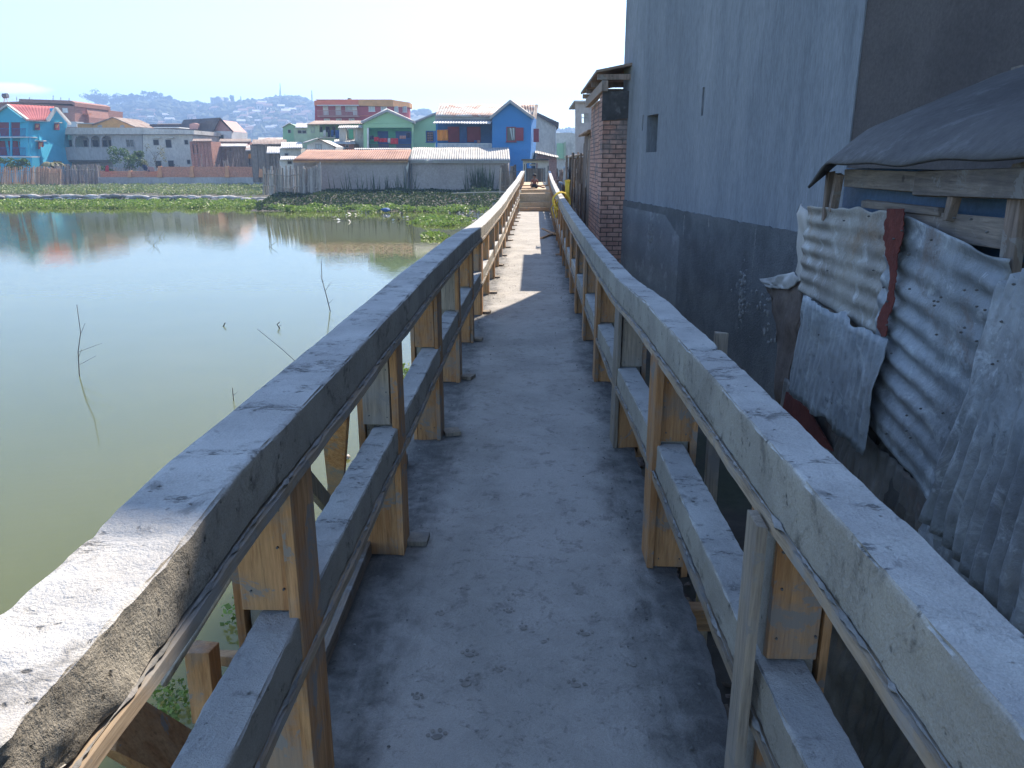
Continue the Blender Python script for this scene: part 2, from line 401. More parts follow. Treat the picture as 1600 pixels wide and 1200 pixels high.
class MB:
    def __init__(s): s.v = []; s.f = []
    def add(s, vs, fs):
        n = len(s.v); s.v += [Vector(a) for a in vs]; s.f += [tuple(n + i for i in f) for f in fs]; return s
    def box(s, a, b, mat=None):
        x0, y0, z0 = a; x1, y1, z1 = b
        vs = [(x0, y0, z0), (x1, y0, z0), (x1, y1, z0), (x0, y1, z0), (x0, y0, z1), (x1, y0, z1), (x1, y1, z1), (x0, y1, z1)]
        if mat: vs = [mat @ Vector(q) for q in vs]
        return s.add(vs, [(0, 3, 2, 1), (4, 5, 6, 7), (0, 1, 5, 4), (1, 2, 6, 5), (2, 3, 7, 6), (3, 0, 4, 7)])
    def bbox(s, a, b, bev=.004, mat=None, jit=0, seed=0):
        """box with chamfered edges and slightly untrue corners"""
        bm = bmesh.new()
        bmesh.ops.create_cube(bm, size=1)
        c = (Vector(a) + Vector(b)) / 2; d = Vector(b) - Vector(a)
        r = random.Random(seed)
        for q in bm.verts:
            q.co = Vector((q.co.x * d.x, q.co.y * d.y, q.co.z * d.z)) + Vector((r.uniform(-jit, jit), r.uniform(-jit, jit), r.uniform(-jit, jit))) + c
        bmesh.ops.bevel(bm, geom=bm.edges[:], offset=bev, segments=2, affect='EDGES', profile=.6)
        if mat: bm.transform(mat)
        bm.verts.index_update()
        s.add([q.co.copy() for q in bm.verts], [[q.index for q in f.verts] for f in bm.faces])
        bm.free(); return s
    def beam(s, p, q, wd, th, up=Vector((0, 0, 1)), bev=.003, jit=0.0, seed=0):
        p = Vector(p); q = Vector(q); d = (q - p); L = d.length; d.normalize()
        side = d.cross(up)
        if side.length < 1e-3: side = d.cross(Vector((1, 0, 0)))
        side.normalize(); u = side.cross(d)
        m = Matrix((side, d, u)).transposed().to_4x4(); m.translation = p
        return s.bbox((-wd / 2, 0, -th / 2), (wd / 2, L, th / 2), bev, m, jit, seed)
    def prism(s, pts, ext):
        n = len(pts); e = Vector(ext); pts = [Vector(q) for q in pts]
        return s.add(pts + [q + e for q in pts], [tuple(range(n)), tuple(range(2 * n - 1, n - 1, -1))] + [(i, i + n, (i + 1) % n + n, (i + 1) % n) for i in range(n)])
    def tube(s, pts, r, n=6):
        pts = [Vector(q) for q in pts]; rings = []
        if not hasattr(r, '__len__'): r = [r] * len(pts)
        base = len(s.v); vs = []
        for i, q in enumerate(pts):
            d = (pts[min(i + 1, len(pts) - 1)] - pts[max(i - 1, 0)]).normalized()
            a = d.orthogonal() if i == 0 else (a - d * a.dot(d))
            a = a.normalized(); b = d.cross(a)
            vs += [q + (a * math.cos(2 * math.pi * k / n) + b * math.sin(2 * math.pi * k / n)) * r[i] for k in range(n)]
        fs = [(i * n + k, i * n + (k + 1) % n, (i + 1) * n + (k + 1) % n, (i + 1) * n + k) for i in range(len(pts) - 1) for k in range(n)]
        fs += [tuple(range(n - 1, -1, -1)), tuple(range((len(pts) - 1) * n, len(pts) * n))]
        return s.add(vs, fs)
    def grid(s, fn, nu, nv):
        vs = [fn(i / nu, j / nv) for j in range(nv + 1) for i in range(nu + 1)]
        return s.add(vs, [(j * (nu + 1) + i, j * (nu + 1) + i + 1, (j + 1) * (nu + 1) + i + 1, (j + 1) * (nu + 1) + i) for j in range(nv) for i in range(nu)])
    def blob(s, c, r, sub=2, amp=.25, fr=1.5, seed=0):
        bm = bmesh.new(); bmesh.ops.create_icosphere(bm, subdivisions=sub, radius=1)
        c = Vector(c); o = Vector((seed * 3.7, seed * 1.3, seed * .7))
        for q in bm.verts:
            k = 1 + amp * noise.noise(q.co * fr + o) * 2
            q.co = Vector((q.co.x * r[0] * k, q.co.y * r[1] * k, q.co.z * r[2] * k)) + c
        bm.verts.index_update()
        s.add([q.co.copy() for q in bm.verts], [[q.index for q in f.verts] for f in bm.faces]); bm.free(); return s
    def leaf(s, c, size, rr, flat=0.0):
        a = Vector((rr.gauss(0, 1), rr.gauss(0, 1), rr.gauss(0, 1) * (1 - flat))).normalized()
        b = a.cross(Vector((rr.gauss(0, 1), rr.gauss(0, 1), rr.gauss(0, 1)))).normalized()
        c = Vector(c); h = size / 2; w_ = h * rr.uniform(.45, .8)
        return s.add([c - a * h, c + b * w_ - a * h * .1, c + a * h, c - b * w_ + a * .1 * h], [(0, 1, 2, 3)])
    def build(s, name, mat, parent=None, smooth=False, label=None):
        me = bpy.data.meshes.new(name)
        if parent: off = wloc(parent); loc = Vector((0, 0, 0))
        else:
            xs = [q.x for q in s.v]; ys = [q.y for q in s.v]; zs = [q.z for q in s.v]
            off = Vector(((min(xs) + max(xs)) / 2, (min(ys) + max(ys)) / 2, min(zs))); loc = off
        me.from_pydata([q - off for q in s.v], [], s.f)
        me.materials.append(M[mat] if isinstance(mat, str) else mat)
        if smooth: me.polygons.foreach_set('use_smooth', [True] * len(me.polygons))
        me.update()
        o = bpy.data.objects.new(name, me); COL.objects.link(o)
        o.location = loc
        if parent: o.parent = parent
        if label: o['label'] = label
        return o

def tag(o, label=None, cat=None, group=None, kind=None):
    if label: o['label'] = label
    if cat: o['category'] = cat
    if group: o['group'] = group
    if kind: o['kind'] = kind
    return o
def thing(name, loc, label, cat, group=None):
    o = bpy.data.objects.new(name, None); COL.objects.link(o); o.location = loc
    o.empty_display_size = .3
    return tag(o, label, cat, group)
def copy_tree(o, parent=None):
    c = o.copy(); COL.objects.link(c); c.parent = parent
    for ch in o.children: copy_tree(ch, c)
    return c
def fix_normals(o):
    bm = bmesh.new(); bm.from_mesh(o.data); bmesh.ops.recalc_face_normals(bm, faces=bm.faces[:]); bm.to_mesh(o.data); bm.free()
    o.data.set_sharp_from_angle(angle=R(50)); return o
def nz(x, y=0, z=0): return noise.noise(Vector((x, y, z)))
def lerp_tab(t, x):
    if x <= t[0][0]: return t[0][1]
    for (a, va), (b, vb) in zip(t, t[1:]):
        if x <= b: k = (x - a) / (b - a); return va + (vb - va) * k
    return t[-1][1]
def off(Y): return 0 if Y < 10 else .11 * ((Y - 10) / 17) ** 1.4
# ================================================================== SETTING
WZ = -1.15
def sm(a, b, x):
    t = max(0, min(1, (x - a) / (b - a))); return t * t * (3 - 2 * t)
def ground_z(x, y):
    # pond bed, far bank, marsh on the left, litter-strewn bank under the houses on the right
    if x < -20: land_y, top = 60, -.95
    else: land_y, top = 44.5, -.34
    k = sm(-17.7, -16.5, x)
    bank = (1 - k) * (-1.0 + .06 * sm(58, 62, y)) + k * (-1.18 + .84 * sm(44.5, 53, y))
    pond = sm(-.9, .35, x + .25 * nz(y * .4)) if y < 40 else 1
    edge = (1 - k) * 57.5 + k * (44 + 1.2 * nz(x * .25, 3))
    inpond = 1 - sm(edge - 1.5, edge + .4, y)
    z = bank
    if inpond > 0: z = bank * (1 - inpond) + (-1.9) * inpond
    if x > -.5:
        rt = -1.0 + .12 * nz(x * .9, y * .5) + 1.05 * sm(24, 42, y)
        z = z * (1 - pond) + rt * pond if y < 44 else z + (rt - z) * sm(-1, 3, x)
    if y > 120: z += (-1 - z) * sm(120, 200, y)
    return z
xs = [-1800, -1200, -800, -500, -300, -200, -150, -110, -85] + [-70 + 2 * i for i in range(24)] + [-23 + .5 * i for i in range(42)] + [-2 + .4 * i for i in range(16)] + [5, 7, 10, 15, 25, 40, 70, 120, 250, 500, 900, 1500]
ys = [-60, -30, -15, -6] + [-3 + .75 * i for i in range(56)] + [39.5 + .9 * i for i in range(30)] + [68, 72, 78, 85, 95, 110, 130, 170, 220, 300, 450, 650, 900, 1300, 1550]
g = MB()
g.add([(x, y, ground_z(x, y)) for y in ys for x in xs], [(j * len(xs) + i, j * len(xs) + i + 1, (j + 1) * len(xs) + i + 1, (j + 1) * len(xs) + i) for j in range(len(ys) - 1) for i in range(len(xs) - 1)])
tag(g.build('ground', 'mud', smooth=True), kind='structure')
wtr = MB().add([(-320, -58, WZ), (.7, -58, WZ), (.7, 46, WZ), (-15, 48, WZ), (-15.5, 61, WZ), (-320, 61, WZ)], [(0, 1, 2, 3, 4, 5)])
tag(wtr.build('pond_water', 'water'), kind='structure')

# hills: one terrain whose skyline follows the photo
ridge = [(-700, 200), (-300, 176), (-60, 172), (100, 178), (140, 176), (180, 172), (220, 166), (262, 165), (292, 168), (320, 171), (345, 167), (372, 166), (400, 167), (432, 162), (452, 157), (470, 161), (492, 168), (560, 178), (640, 180), (652, 176), (668, 178), (690, 190), (780, 196), (860, 206), (900, 209), (1000, 214), (1300, 222), (2200, 232)]
HD = 1000
def rz(px): return P(px, lerp_tab(ridge, px), Y=HD).z
def rx(px): return P(px, 200, Y=HD).x
RT = [(rx(a), rz(a)) for a, b in ridge]
def hill_z(x, y):
    top = lerp_tab(RT, x * HD / max(y, 1))
    t = sm(560, HD, y)
    z = -2 + (top + 2 + 3.5 * nz(x * .02, 7) * (1 if y >= HD - 1 else 1)) * (t ** .8)
    if y < HD: z += 4 * nz(x * .011, y * .016, 2) * t * (1 - t) * 3
    else: z -= (y - HD) * .12
    return z
hb = MB(); hx = [-1300 + 22 * i for i in range(150)]; hy = [560 + 22 * i for i in range(21)] + [1060, 1150, 1400]
hb.add([(x, y, hill_z(x, y)) for y in hy for x in hx], [(j * len(hx) + i, j * len(hx) + i + 1, (j + 1) * len(hx) + i + 1, (j + 1) * len(hx) + i) for j in range(len(hy) - 1) for i in range(len(hx) - 1)])
tag(hb.build('hill', 'hill', smooth=True), kind='structure')

# ------------------------------------------------------------------ walkway deck
def sweep(mb, ysl, prof, fn):
    """prof: closed list of (u, v) per station -> fn(Y, u, v) gives a point"""
    n = len(prof); vs = []
    for Y in ysl: vs += [fn(Y, *q) for q in prof]
    m = len(ysl)
    fs = [(i * n + k, (i + 1) * n + k, (i + 1) * n + (k + 1) % n, i * n + (k + 1) % n) for i in range(m - 1) for k in range(n)]
    fs += [tuple(range(n)), tuple(range(m * n - 1, (m - 1) * n - 1, -1))]
    return mb.add(vs, fs)
def stations(a, b, segs):
    out = [a]
    while out[-1] < b:
        y = out[-1]
        st = next(s for lim, s in segs if y < lim)
        out.append(min(b, y + st))
    return out
# the walkway stops where the step begins
DS = stations(-1.2, 26.9, [(4, .025), (9, .06), (99, .15)])
prof = [(i / 36, 1.0) for i in range(37)] + [(1.0, .5), (1.0, 0.0), (.75, 0), (.5, 0), (.25, 0), (0, 0), (0, .5)]
def deckfn(Y, u, v):
    ee = .012 * nz(Y * 3.1, 5) + .01 * nz(Y * 11, 8)
    xl = -.75 + off(Y) + ee; xr = .625 + off(Y) + .018 * nz(Y * 2.3, 9) + .012 * nz(Y * 13, 2)
    x = xl + (xr - xl) * u
    z = -.13 + .13 * v
    if v == 1.0:
        b = abs(u - .5) * 2
        rough = .25 + 1.6 * max(0, b - .55)
        z += .008 * nz(x * 2, Y * 1.3) + rough * (.008 * nz(x * 16, Y * 13, 3) + .004 * nz(x * 40, Y * 40, 1))
        if u in (0, 1): z -= .012
    else: x += .01 * nz(Y * 14, v * 4, u * 3)
    return (x, Y, z)
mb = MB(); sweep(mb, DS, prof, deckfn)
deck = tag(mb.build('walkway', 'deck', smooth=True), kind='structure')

fix_normals(deck)

def ellipse_disc(mb, c, a, b, rot, h=.0016):
    n = 9; pts = []
    for k in range(n):
        t = 2 * math.pi * k / n; x = a * math.cos(t) * (1 + .12 * math.sin(3 * t)); y = b * math.sin(t)
        X = c[0] + x * math.cos(rot) - y * math.sin(rot); Y = c[1] + x * math.sin(rot) + y * math.cos(rot)
        pts.append((X, Y, deckz(X, Y) + .0005))
    return mb.prism(pts, (0, 0, h))
def deckz(X, Y):
    return .008 * nz(X * 2, Y * 1.3) + .25 * (.008 * nz(X * 16, Y * 13, 3) + .004 * nz(X * 40, Y * 40, 1)) + .0006
prints = [(683, 1152, .2), (900, 1072, -.2), (915, 992, .1), (728, 1070, .3), (733, 1024, -.1), (818, 983, .0), (850, 1003, .4), (795, 956, -.1), (690, 960, .5), (650, 1090, -.4), (990, 1040, .3), (780, 1048, .1)]
for i, (px, py, ro) in enumerate(prints):
    c = P(px, py, Z=0); k = 1.0 if i < 5 else .75
    mb = MB(); ellipse_disc(mb, (c.x, c.y), .017 * k, .011 * k, ro)
    for dx, dy in [t for t in ((-.026, .012), (-.011, .026), (.011, .026), (.026, .011)) if rnd.random() > .3]:
        X = dx * k * math.cos(ro) - dy * k * math.sin(ro); Y = dx * k * math.sin(ro) + dy * k * math.cos(ro)
        ellipse_disc(mb, (c.x + X, c.y + Y), .0065 * k, .0085 * k, ro)
    mb.build('paw_print', 'print', deck)
# crumbs of mortar swept to both sides
mb = MB(); rr = random.Random(5)
for i in range(900):
    Y = rr.uniform(1.6, 14); side = rr.random() < .5
    k = abs(rr.gauss(0, .14))
    x = (-.66 + k if side else .56 - k) + off(Y)
    s_ = rr.uniform(.002, .007) * rr.uniform(.6, 1.3)
    mb.blob((x, Y, .004 + s_ * .3), (s_, s_ * rr.uniform(.6, 1.2), s_ * .6), 1, .3, 2, i)
tag(mb.build('mortar_crumbs', 'crumb'), 'grey crumbs of mortar scattered along both edges of the walkway', 'rubble', kind='stuff')

# ------------------------------------------------------------------ railings
ZL = [(-1, 1.07), (1.0, 1.072), (1.35, 1.088), (4.2, 1.075), (6.4, 1.04), (8.0, .985), (9.2, .945), (13.5, .89), (16, .90), (21, .96), (27, 1.02), (36, 1.25)]
ZR = [(-1, 1.10), (1.3, 1.085), (2.3, 1.07), (3.4, 1.045), (4.7, .978), (5.6, .965), (8.2, .945), (11.5, .95), (18.6, .97), (27, 1.05), (36, 1.25)]
def rail_profile(nt, ns):
    U = [0, .035] + [i / nt for i in range(1, nt)] + [.965, 1.0]
    V = [0, .04] + [i / ns for i in range(1, ns)] + [.96, 1.0]
    return [(u, 1.0) for u in U] + [(1.0, v) for v in V[::-1][1:]] + [(u, 0.0) for u in U[::-1][1:]] + [(0.0, v) for v in V[1:-1]]
def rail_mesh(xa, xb, ztab, zo, th, y0, y1, seed, chunky, joints=()):
    ysl = stations(y0, y1, [(3, .016), (6, .035), (10, .07), (99, .18)])
    pr = rail_profile(9, 8)
    def fn(Y, u, v):
        wv = .007 * nz(Y * .9, seed) + .0025 * nz(Y * 3.3, seed + 3)
        x = xa + (xb - xa) * u + off(Y) + wv
        zt = lerp_tab(ztab, Y) + zo + .004 * nz(Y * 1.9, seed + 9)
        z = zt - th + th * v
        if v == 0: z += .007 * nz(Y * 8, seed, u * 3)
        c = Vector((u - .5, 0, v - .5))
        # rounded, chipped arrises
        cu = abs(u - .5) * 2; cv = abs(v - .5) * 2
        if cu > .99 and cv > .99:
            k = .0025 + .009 * max(0, nz(Y * 9, seed + u * 5, v * 3)); x -= k * (1 if u > .5 else -1); z -= k * (1 if v > .5 else -1)
        a = .0014 + chunky(Y) * .010
        q = (x * 14 + seed, Y * 14, z * 14)
        d = 1.2 * chunky(Y) * .010 * noise.noise(Vector((q[0] * .45, q[1] * .45, q[2] * .45))) + a * noise.noise(Vector(q)) + a * .7 * noise.noise(Vector((q[0] * 2.7, q[1] * 2.7, q[2] * 2.7)))
        n_ = Vector(((u - .5) if cu > .99 else 0, 0, (v - .5) if cv > .99 else 0))
        if n_.length > 0: n_.normalize()
        # wavy trowelled top
        if v > .99: z += .003 * nz(x * 6, Y * 3, seed) + .0016 * nz(x * 18, Y * 12, seed)
        for jy, ja in joints:
            e = math.exp(-((Y - jy) / .012) ** 2); z -= ja * e * (1 if v > .5 else 0); x += ja * e * (0.6 if u < .5 else -.6)
        return (x + n_.x * d, Y, z + n_.z * d)
    return sweep(MB(), ysl, pr, fn)

def make_railing(side, label):
    s = -1 if side == 'l' else 1
    rt = thing('railing', (0.0 + s * .6, 1.5, 0), label, 'railing')
    zt = ZL if s < 0 else ZR
    if s < 0: xa, xb = -.705, -.545; ma, mb_ = -.655, -.55
    else: xa, xb = .505, .615; ma, mb_ = .505, .615
    chunk = (lambda Y: max(0.0, 1.25 - abs(Y)) * 1.5) if s < 0 else (lambda Y: .15)
    js = [(2.45, .014), (4.05, .012)] if s > 0 else [(1.1, .004)]
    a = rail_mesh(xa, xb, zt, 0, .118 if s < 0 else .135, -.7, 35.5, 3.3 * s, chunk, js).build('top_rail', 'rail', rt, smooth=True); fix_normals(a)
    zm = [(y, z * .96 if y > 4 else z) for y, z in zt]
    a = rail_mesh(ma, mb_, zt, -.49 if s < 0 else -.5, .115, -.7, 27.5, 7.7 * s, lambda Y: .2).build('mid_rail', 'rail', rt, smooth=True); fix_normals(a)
    # thin formwork boards left under both rails
    for z0, xo, w_ in ((-.118 if s < 0 else -.135, xb if s < 0 else xa, .17 if s < 0 else .13), (-.49 - .115 if s < 0 else -.5 - .115, mb_ if s < 0 else ma, .12)):
        ysl = stations(-.7, 27, [(4, .08), (99, .35)])
        def fn(Y, u, v, z0=z0, xo=xo, w_=w_):
            inner = xo - s * (.012 + .006 * nz(Y * 1.1, 4 * s) + .004 * nz(Y * 7, 2))
            x = inner + s * w_ * u + off(Y) + .007 * nz(Y * .9, 3.3 * s)
            return (x, Y, lerp_tab(zt, Y) + z0 - .004 - .024 * (1 - v) + .004 * nz(Y * 2.3, 8))
        o = sweep(MB(), ysl, [(0, 1), (1, 1), (1, 0), (0, 0)], fn).build('formwork_board', 'woody', rt); fix_normals(o)
        # mortar that squeezed out between board and beam
        def fm(Y, u, v, z0=z0, xo=xo):
            k = max(.001, .003 + .010 * nz(Y * 13, 5 * s, z0) + .010 * nz(Y * 41, 3 * s, z0))
            x = xo - s * .004 + off(Y) + .007 * nz(Y * .9, 3.3 * s)
            return (x - s * k * u, Y, lerp_tab(zt, Y) + z0 + .002 + k * .8 * (v - .5))
        o = sweep(MB(), stations(-.6, 12, [(3, .012), (99, .03)]), [(0, 1.3), (.7, 1.0), (1, .4), (.7, -.2), (0, -.2)], fm).build('mortar_seam', 'crumb', rt, smooth=True); fix_normals(o)
    # posts
    ysp = [1.62, 3.0, 4.43, 5.72, 7.07] if s < 0 else [1.48, 2.92, 4.33, 5.76, 7.2]
    while ysp[-1] < 33.5: ysp.append(ysp[-1] + 1.37)
    ysp = [.25] + ysp
    rr = random.Random(21 + s)
    for i, Y in enumerate(ysp):
        o_ = off(Y); zr = lerp_tab(zt, Y); ztop = zr - (.146 if s < 0 else .163); zmt = zr - (.488 if s < 0 else .498); zmb = zmt - .145
        fl = 0.0 if Y < 26.8 else .70
        if s < 0: c0, c1 = -.690 + o_, -.575 + o_
        else: c0, c1 = .522 + o_, .642 + o_
        j = lambda a=.006: rr.uniform(-a, a)
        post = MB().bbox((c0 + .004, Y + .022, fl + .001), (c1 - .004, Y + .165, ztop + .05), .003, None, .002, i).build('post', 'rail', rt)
        far = Y > 12
        def board(nm, a, b, m_, seed):
            mb2 = MB().bbox(a, b, .002 if not far else .001, None, .0035, seed)
            return mb2.build(nm, m_, post)
        gap = .0
        wz = 'woodzg' if (i in (2,) and s < 0) or rr.random() < .12 else 'woodz'
        if zmt > fl + .1:
            # front face boards above and below the mid rail
            board('front_board', (c0 + j(), Y, zmt + .004 + abs(j())), (c1 + j(), Y + .02, ztop), wz, i * 7)
            board('front_board', (c0 + j(), Y + j(.004), fl + .003), (c1 + j(), Y + .02, zmb), 'woodz', i * 7 + 1)
            board('back_board', (c0 + j(), Y + .166, zmt + .01), (c1 + j(), Y + .186, ztop), 'woodz', i * 7 + 2)
            board('back_board', (c0 + j(), Y + .166, fl + .01), (c1 + j(), Y + .186, zmb), 'woodz', i * 7 + 5)
        else:
            board('front_board', (c0 + j(), Y, fl + .003), (c1 + j(), Y + .02, ztop), wz, i * 7)
        # side plank facing the deck
        if s < 0:
            xi = c1 + .003 + (j(.004)); q = (xi, Y - .012 + j(.008), fl + .002); r_ = (xi + .026, Y + .17 + j(.02), ztop + .012)
            xo0, xo1 = c0 - .026, c0 - .003
        else:
            k = .036 if i == 1 else .003
            xi = c0 - k; q = (xi - (.02 if i == 1 else .026), Y - (.045 if i == 1 else .014) + j(.006), fl + .002); r_ = (xi, Y + (.03 if i == 1 else .17) + j(.01), ztop + .012)
            xo0, xo1 = c1 + .003, c1 + .026
        sw = 'woodzg' if (s > 0 and i in (1, 3)) else 'woodz'
        board('side_board', q, r_, sw, i * 7 + 3)
        board('side_board', (xo0, Y + .004, fl - .05), (xo1, Y + .18 + j(.02), ztop + .004), 'woodz', i * 7 + 4)
        if Y < 8:
            nm = MB(); r2 = random.Random(i + 50)
            for zz in ([fl + .06, zmb - .05, zmt + .05, ztop - .06, (zmt + ztop) / 2]):
                for xx in (c0 + .015, c1 - .015):
                    xx += r2.uniform(-.006, .006); zz += r2.uniform(-.02, .02); nm.tube([(xx, Y + .002, zz), (xx, Y - .0045, zz)], .003, 6)
            if zmt > .3: nm.build('nail_heads', 'metal', post)['kind'] = 'stuff'
        if s < 0 and Y < 26 and i > 1:
            xx = c1 + .03; w_ = rr.uniform(.07, .10)
            rot = Matrix.Translation((xx + w_ / 2, Y + .12, .014)) @ Matrix.Rotation(rr.uniform(-.4, .4), 4, 'Z')
            MB().bbox((-w_ / 2, -.05, -.011), (w_ / 2, .05, .012), .002, rot, .002, i).build('foot_block', 'woodzg', post)
    return rt
RL = make_railing('l', 'long concrete railing on plank-boxed posts beside the open water')
RRt = make_railing('r', 'long concrete railing on plank-boxed posts beside the houses and tin shed')

# cross joists under the walkway, their ends sticking out on both sides
for i in range(24):
    Y = .5 + i * 1.1 + rnd.uniform(-.12, .12); a = -.80 - rnd.uniform(.02, .12); b = .72 + rnd.uniform(.05, .28)
    o = MB().bbox((a, Y, -.24), (b, Y + .075, -.14), .004, None, .006, i).build('joist', 'woodx')
    tag(o, 'brown timber joist laid crosswise under the walkway', 'joist', 'timber joists under the walkway')
# piles under the walkway
for i in range(13):
    for X in (-.66, .48):
        Y = .9 + i * 2.1 + rnd.uniform(-.1, .1)
        o = MB().tube([(X + rnd.uniform(-.02, .02), Y, -1.95), (X + off(Y), Y, -.243)], [.055, .05], 8).build('timber_pile', 'woodzg', smooth=True)
        tag(o, 'round timber pile standing in the pond under the water side of the walkway' if X < 0 else 'round timber pile standing in the mud under the house side of the walkway', 'pile', 'timber piles on the water side' if X < 0 else 'timber piles on the house side')

# loose timber on the water side, near the camera
def loose(name, label, cat, p, q, wd, th, mat, up=Vector((0, 0, 1)), jit=.004, seed=1, group=None):
    o = MB().beam(p, q, wd, th, up, .003, jit, seed).build(name, mat); return tag(o, label, cat, group)
loose('timber_stake', 'short square stake standing just outside the near end of the water-side railing', 'stake', P(326, 1120, X=-.88), P(315, 1012, X=-.88), .062, .062, 'woodz')
o = bpy.data.objects['timber_stake']
loose('broken_plank', 'wide plank with a broken splintered end under the near water-side rail', 'plank', P(178, 1128, X=-.80), P(315, 1205, X=-.68), .115, .03, 'woodz', Vector((1, 0, .6)), .012, 4)
loose('thin_lath', 'thin weathered lath slanting down to the water by the nearest left post', 'lath', P(366, 892, X=-.76), P(255, 1068, X=-.93), .018, .012, 'woodzg')
loose('outrigger', 'short pointed plank end poking out behind the square stake', 'plank', P(332, 1026, X=-.98), P(400, 1030, X=-.70), .05, .025, 'woodx')
loose('raking_prop', 'orange prop board leaning out from the rail, upper one of the crossed pair', 'prop', P(524, 782, X=-.93), P(531, 640, X=-.72), .07, .022, 'woodz', Vector((0, 1, 0)))
loose('raking_prop', 'darker prop board behind the orange one between the first two left posts', 'prop', P(523, 778, X=-.98), P(514, 668, X=-.84), .05, .022, 'woodz', Vector((0, 1, 0)))
loose('diagonal_brace', 'grey diagonal brace running down behind the left mid rail', 'brace', P(470, 738, X=-.74), P(548, 830, X=-.78), .06, .022, 'woodzg', Vector((1, 0, 0)))
loose('edge_board', 'dark board on edge along the left side of the walkway by the nearest posts', 'board', P(499, 1045, Z=.03), P(634, 715, Z=.03), .022, .06, 'woodyd')
loose('timber_stake', 'blunt pale stake rising behind the right rail against the dark plinth', 'stake', (.80, 3.13, -1.0), P(1127, 520, X=.80), .05, .05, 'woodyd' if False else 'woodzg')
for i, (a, b, l) in enumerate([((848, 357), (868, 366), 'loose board lying crosswise by the right posts near the far step'), ((846, 372), (866, 363), 'second loose board crossing the first near the far step'), ((868, 398), (882, 396), 'short stick lying by the right posts in the building shade')]):
    loose('loose_board', l, 'board', P(*a, Z=.02), P(*b, Z=.04), .07, .025, 'woodx', seed=i)
# log, step and raised platform where the new deck ends
zz = 27.0
o = MB().beam((-.44 , zz, .06), (.66, zz - .05, .075), .14, .12, bev=.03, jit=.012).build('log', 'woodx', smooth=True)
tag(o, 'heavy squared log lying across the end of the walkway', 'log')
st = MB().bbox((-.47, 27.25, -.1), (.70, 28.4, .30), .02, None, .01, 3).bbox((-.45, 27.5, .302), (.68, 28.4, .58), .02, None, .012, 4)
tag(st.build('concrete_step', 'plat'), 'rough two-course step up from the walkway to the raised platform', 'step')
MB().bbox((-.40, 27.9, .55), (.64, 37.8, .70), .015, None, .01, 3).build('walkway_platform', 'plat')
tag(bpy.data.objects['walkway_platform'], kind='structure')
for i, Y in enumerate((28.1, 31.2)):
    o = MB().beam((-.40, Y, .72 + .01), (.1 if i == 0 else .64, Y + .1, .735), .12, .04, bev=.004).build('loose_board', 'woodx')
    tag(o, ('pale board lying along the front of the raised platform', 'pale board lying farther back on the raised platform')[i], 'board')

# yellow rope flung over the right rail
mb = MB(); rr = random.Random(3)
for k in range(9):
    Y0 = 16.2 + rr.uniform(-.4, .4); zc = rr.uniform(.62, .78); pts = []
    for i in range(19):
        t = i / 18 * 2 * math.pi
        pts.append((.60 + .17 * math.cos(t) + .05 * rr.uniform(-1, 1) * .3, Y0 + .28 * math.sin(t + k) * .6, zc + (1.03 - zc) * (.5 + .5 * math.sin(t)) + .01 * rr.random()))
    mb.tube(pts, .011, 5)
for k in range(5):
    x0 = .47 + rr.uniform(-.05, .08); mb.tube([(x0 + .05, 16.3, .9), (x0 - .03 + rr.uniform(-.04, .04), 16.2, .72), (x0, 16.1, .58 + rr.uniform(-.08, .1))], .011, 5)
tag(mb.build('rope', 'rope', smooth=True), 'tangle of yellow rope hung over the far right railing', 'rope')

# ------------------------------------------------------------------ tall rendered building on the right
A0 = Vector((1.49, 13.6, 0)); B0 = Vector((2.53, 6.5, 0))
du = (B0 - A0).normalized(); nrm = Vector((du.y, -du.x, 0))      # towards the bridge
if nrm.x > 0: nrm = -nrm
L = (B0 - A0).length
hs = thing('rendered_house', (2.2, 10, -1.0), 'tall blue-grey rendered house with a dark splattered plinth right of the walkway', 'house')
def wp(s_, z, out=0.0): return A0 + du * s_ + nrm * out + Vector((0, 0, z))
def wallpiece(mb, s0, s1, z0, z1, out, dep): 
    return mb.prism([wp(s0, z0, out), wp(s1, z0, out), wp(s1, z1, out), wp(s0, z1, out)], -nrm * dep)
holes = [(1.48, 2.02, 1.78, 2.30), (1.9, 2.5, 3.92, 4.6), (3.75, 3.82, 2.18, 2.5), (1.22, 1.28, 2.1, 2.32)]
mb = MB()
ss = sorted({0, L} | {a for h in holes for a in h[:2]}); zs_ = sorted({1.0, 6.6} | {a for h in holes for a in h[2:]})
for a, b in zip(ss, ss[1:]):
    for c, d in zip(zs_, zs_[1:]):
        if not any(h[0] <= a and b <= h[1] and h[2] <= c and d <= h[3] for h in holes): wallpiece(mb, a, b, c, d, 0, .28)
wallpiece(mb, 0, L, -1.1, 1.0, 0, .28)
# unseen gable above, its slope shaped for the rail's shadow edge; body behind
sY = lambda y: (13.6 - y) / (13.6 - 6.5) * L
mb.prism([wp(0, 6.6), wp(L, 6.6), wp(sY(8.38), 8.5), wp(sY(10.0), 10.1), wp(0, 8.2)], -nrm * 4.5)
mb.prism([wp(.28, -1.1, -.6), wp(L, -1.1, -.6), wp(L, 6.6, -.6), wp(.28, 6.6, -.6)], -nrm * 4)
mb.prism([wp(0, -1.1, -.28), wp(.28, -1.1, -.28), wp(.28, 6.6, -.28), wp(0, 6.6, -.28)], -nrm * 4.2)
w_ = mb.build('wall', 'blue_wall', hs)
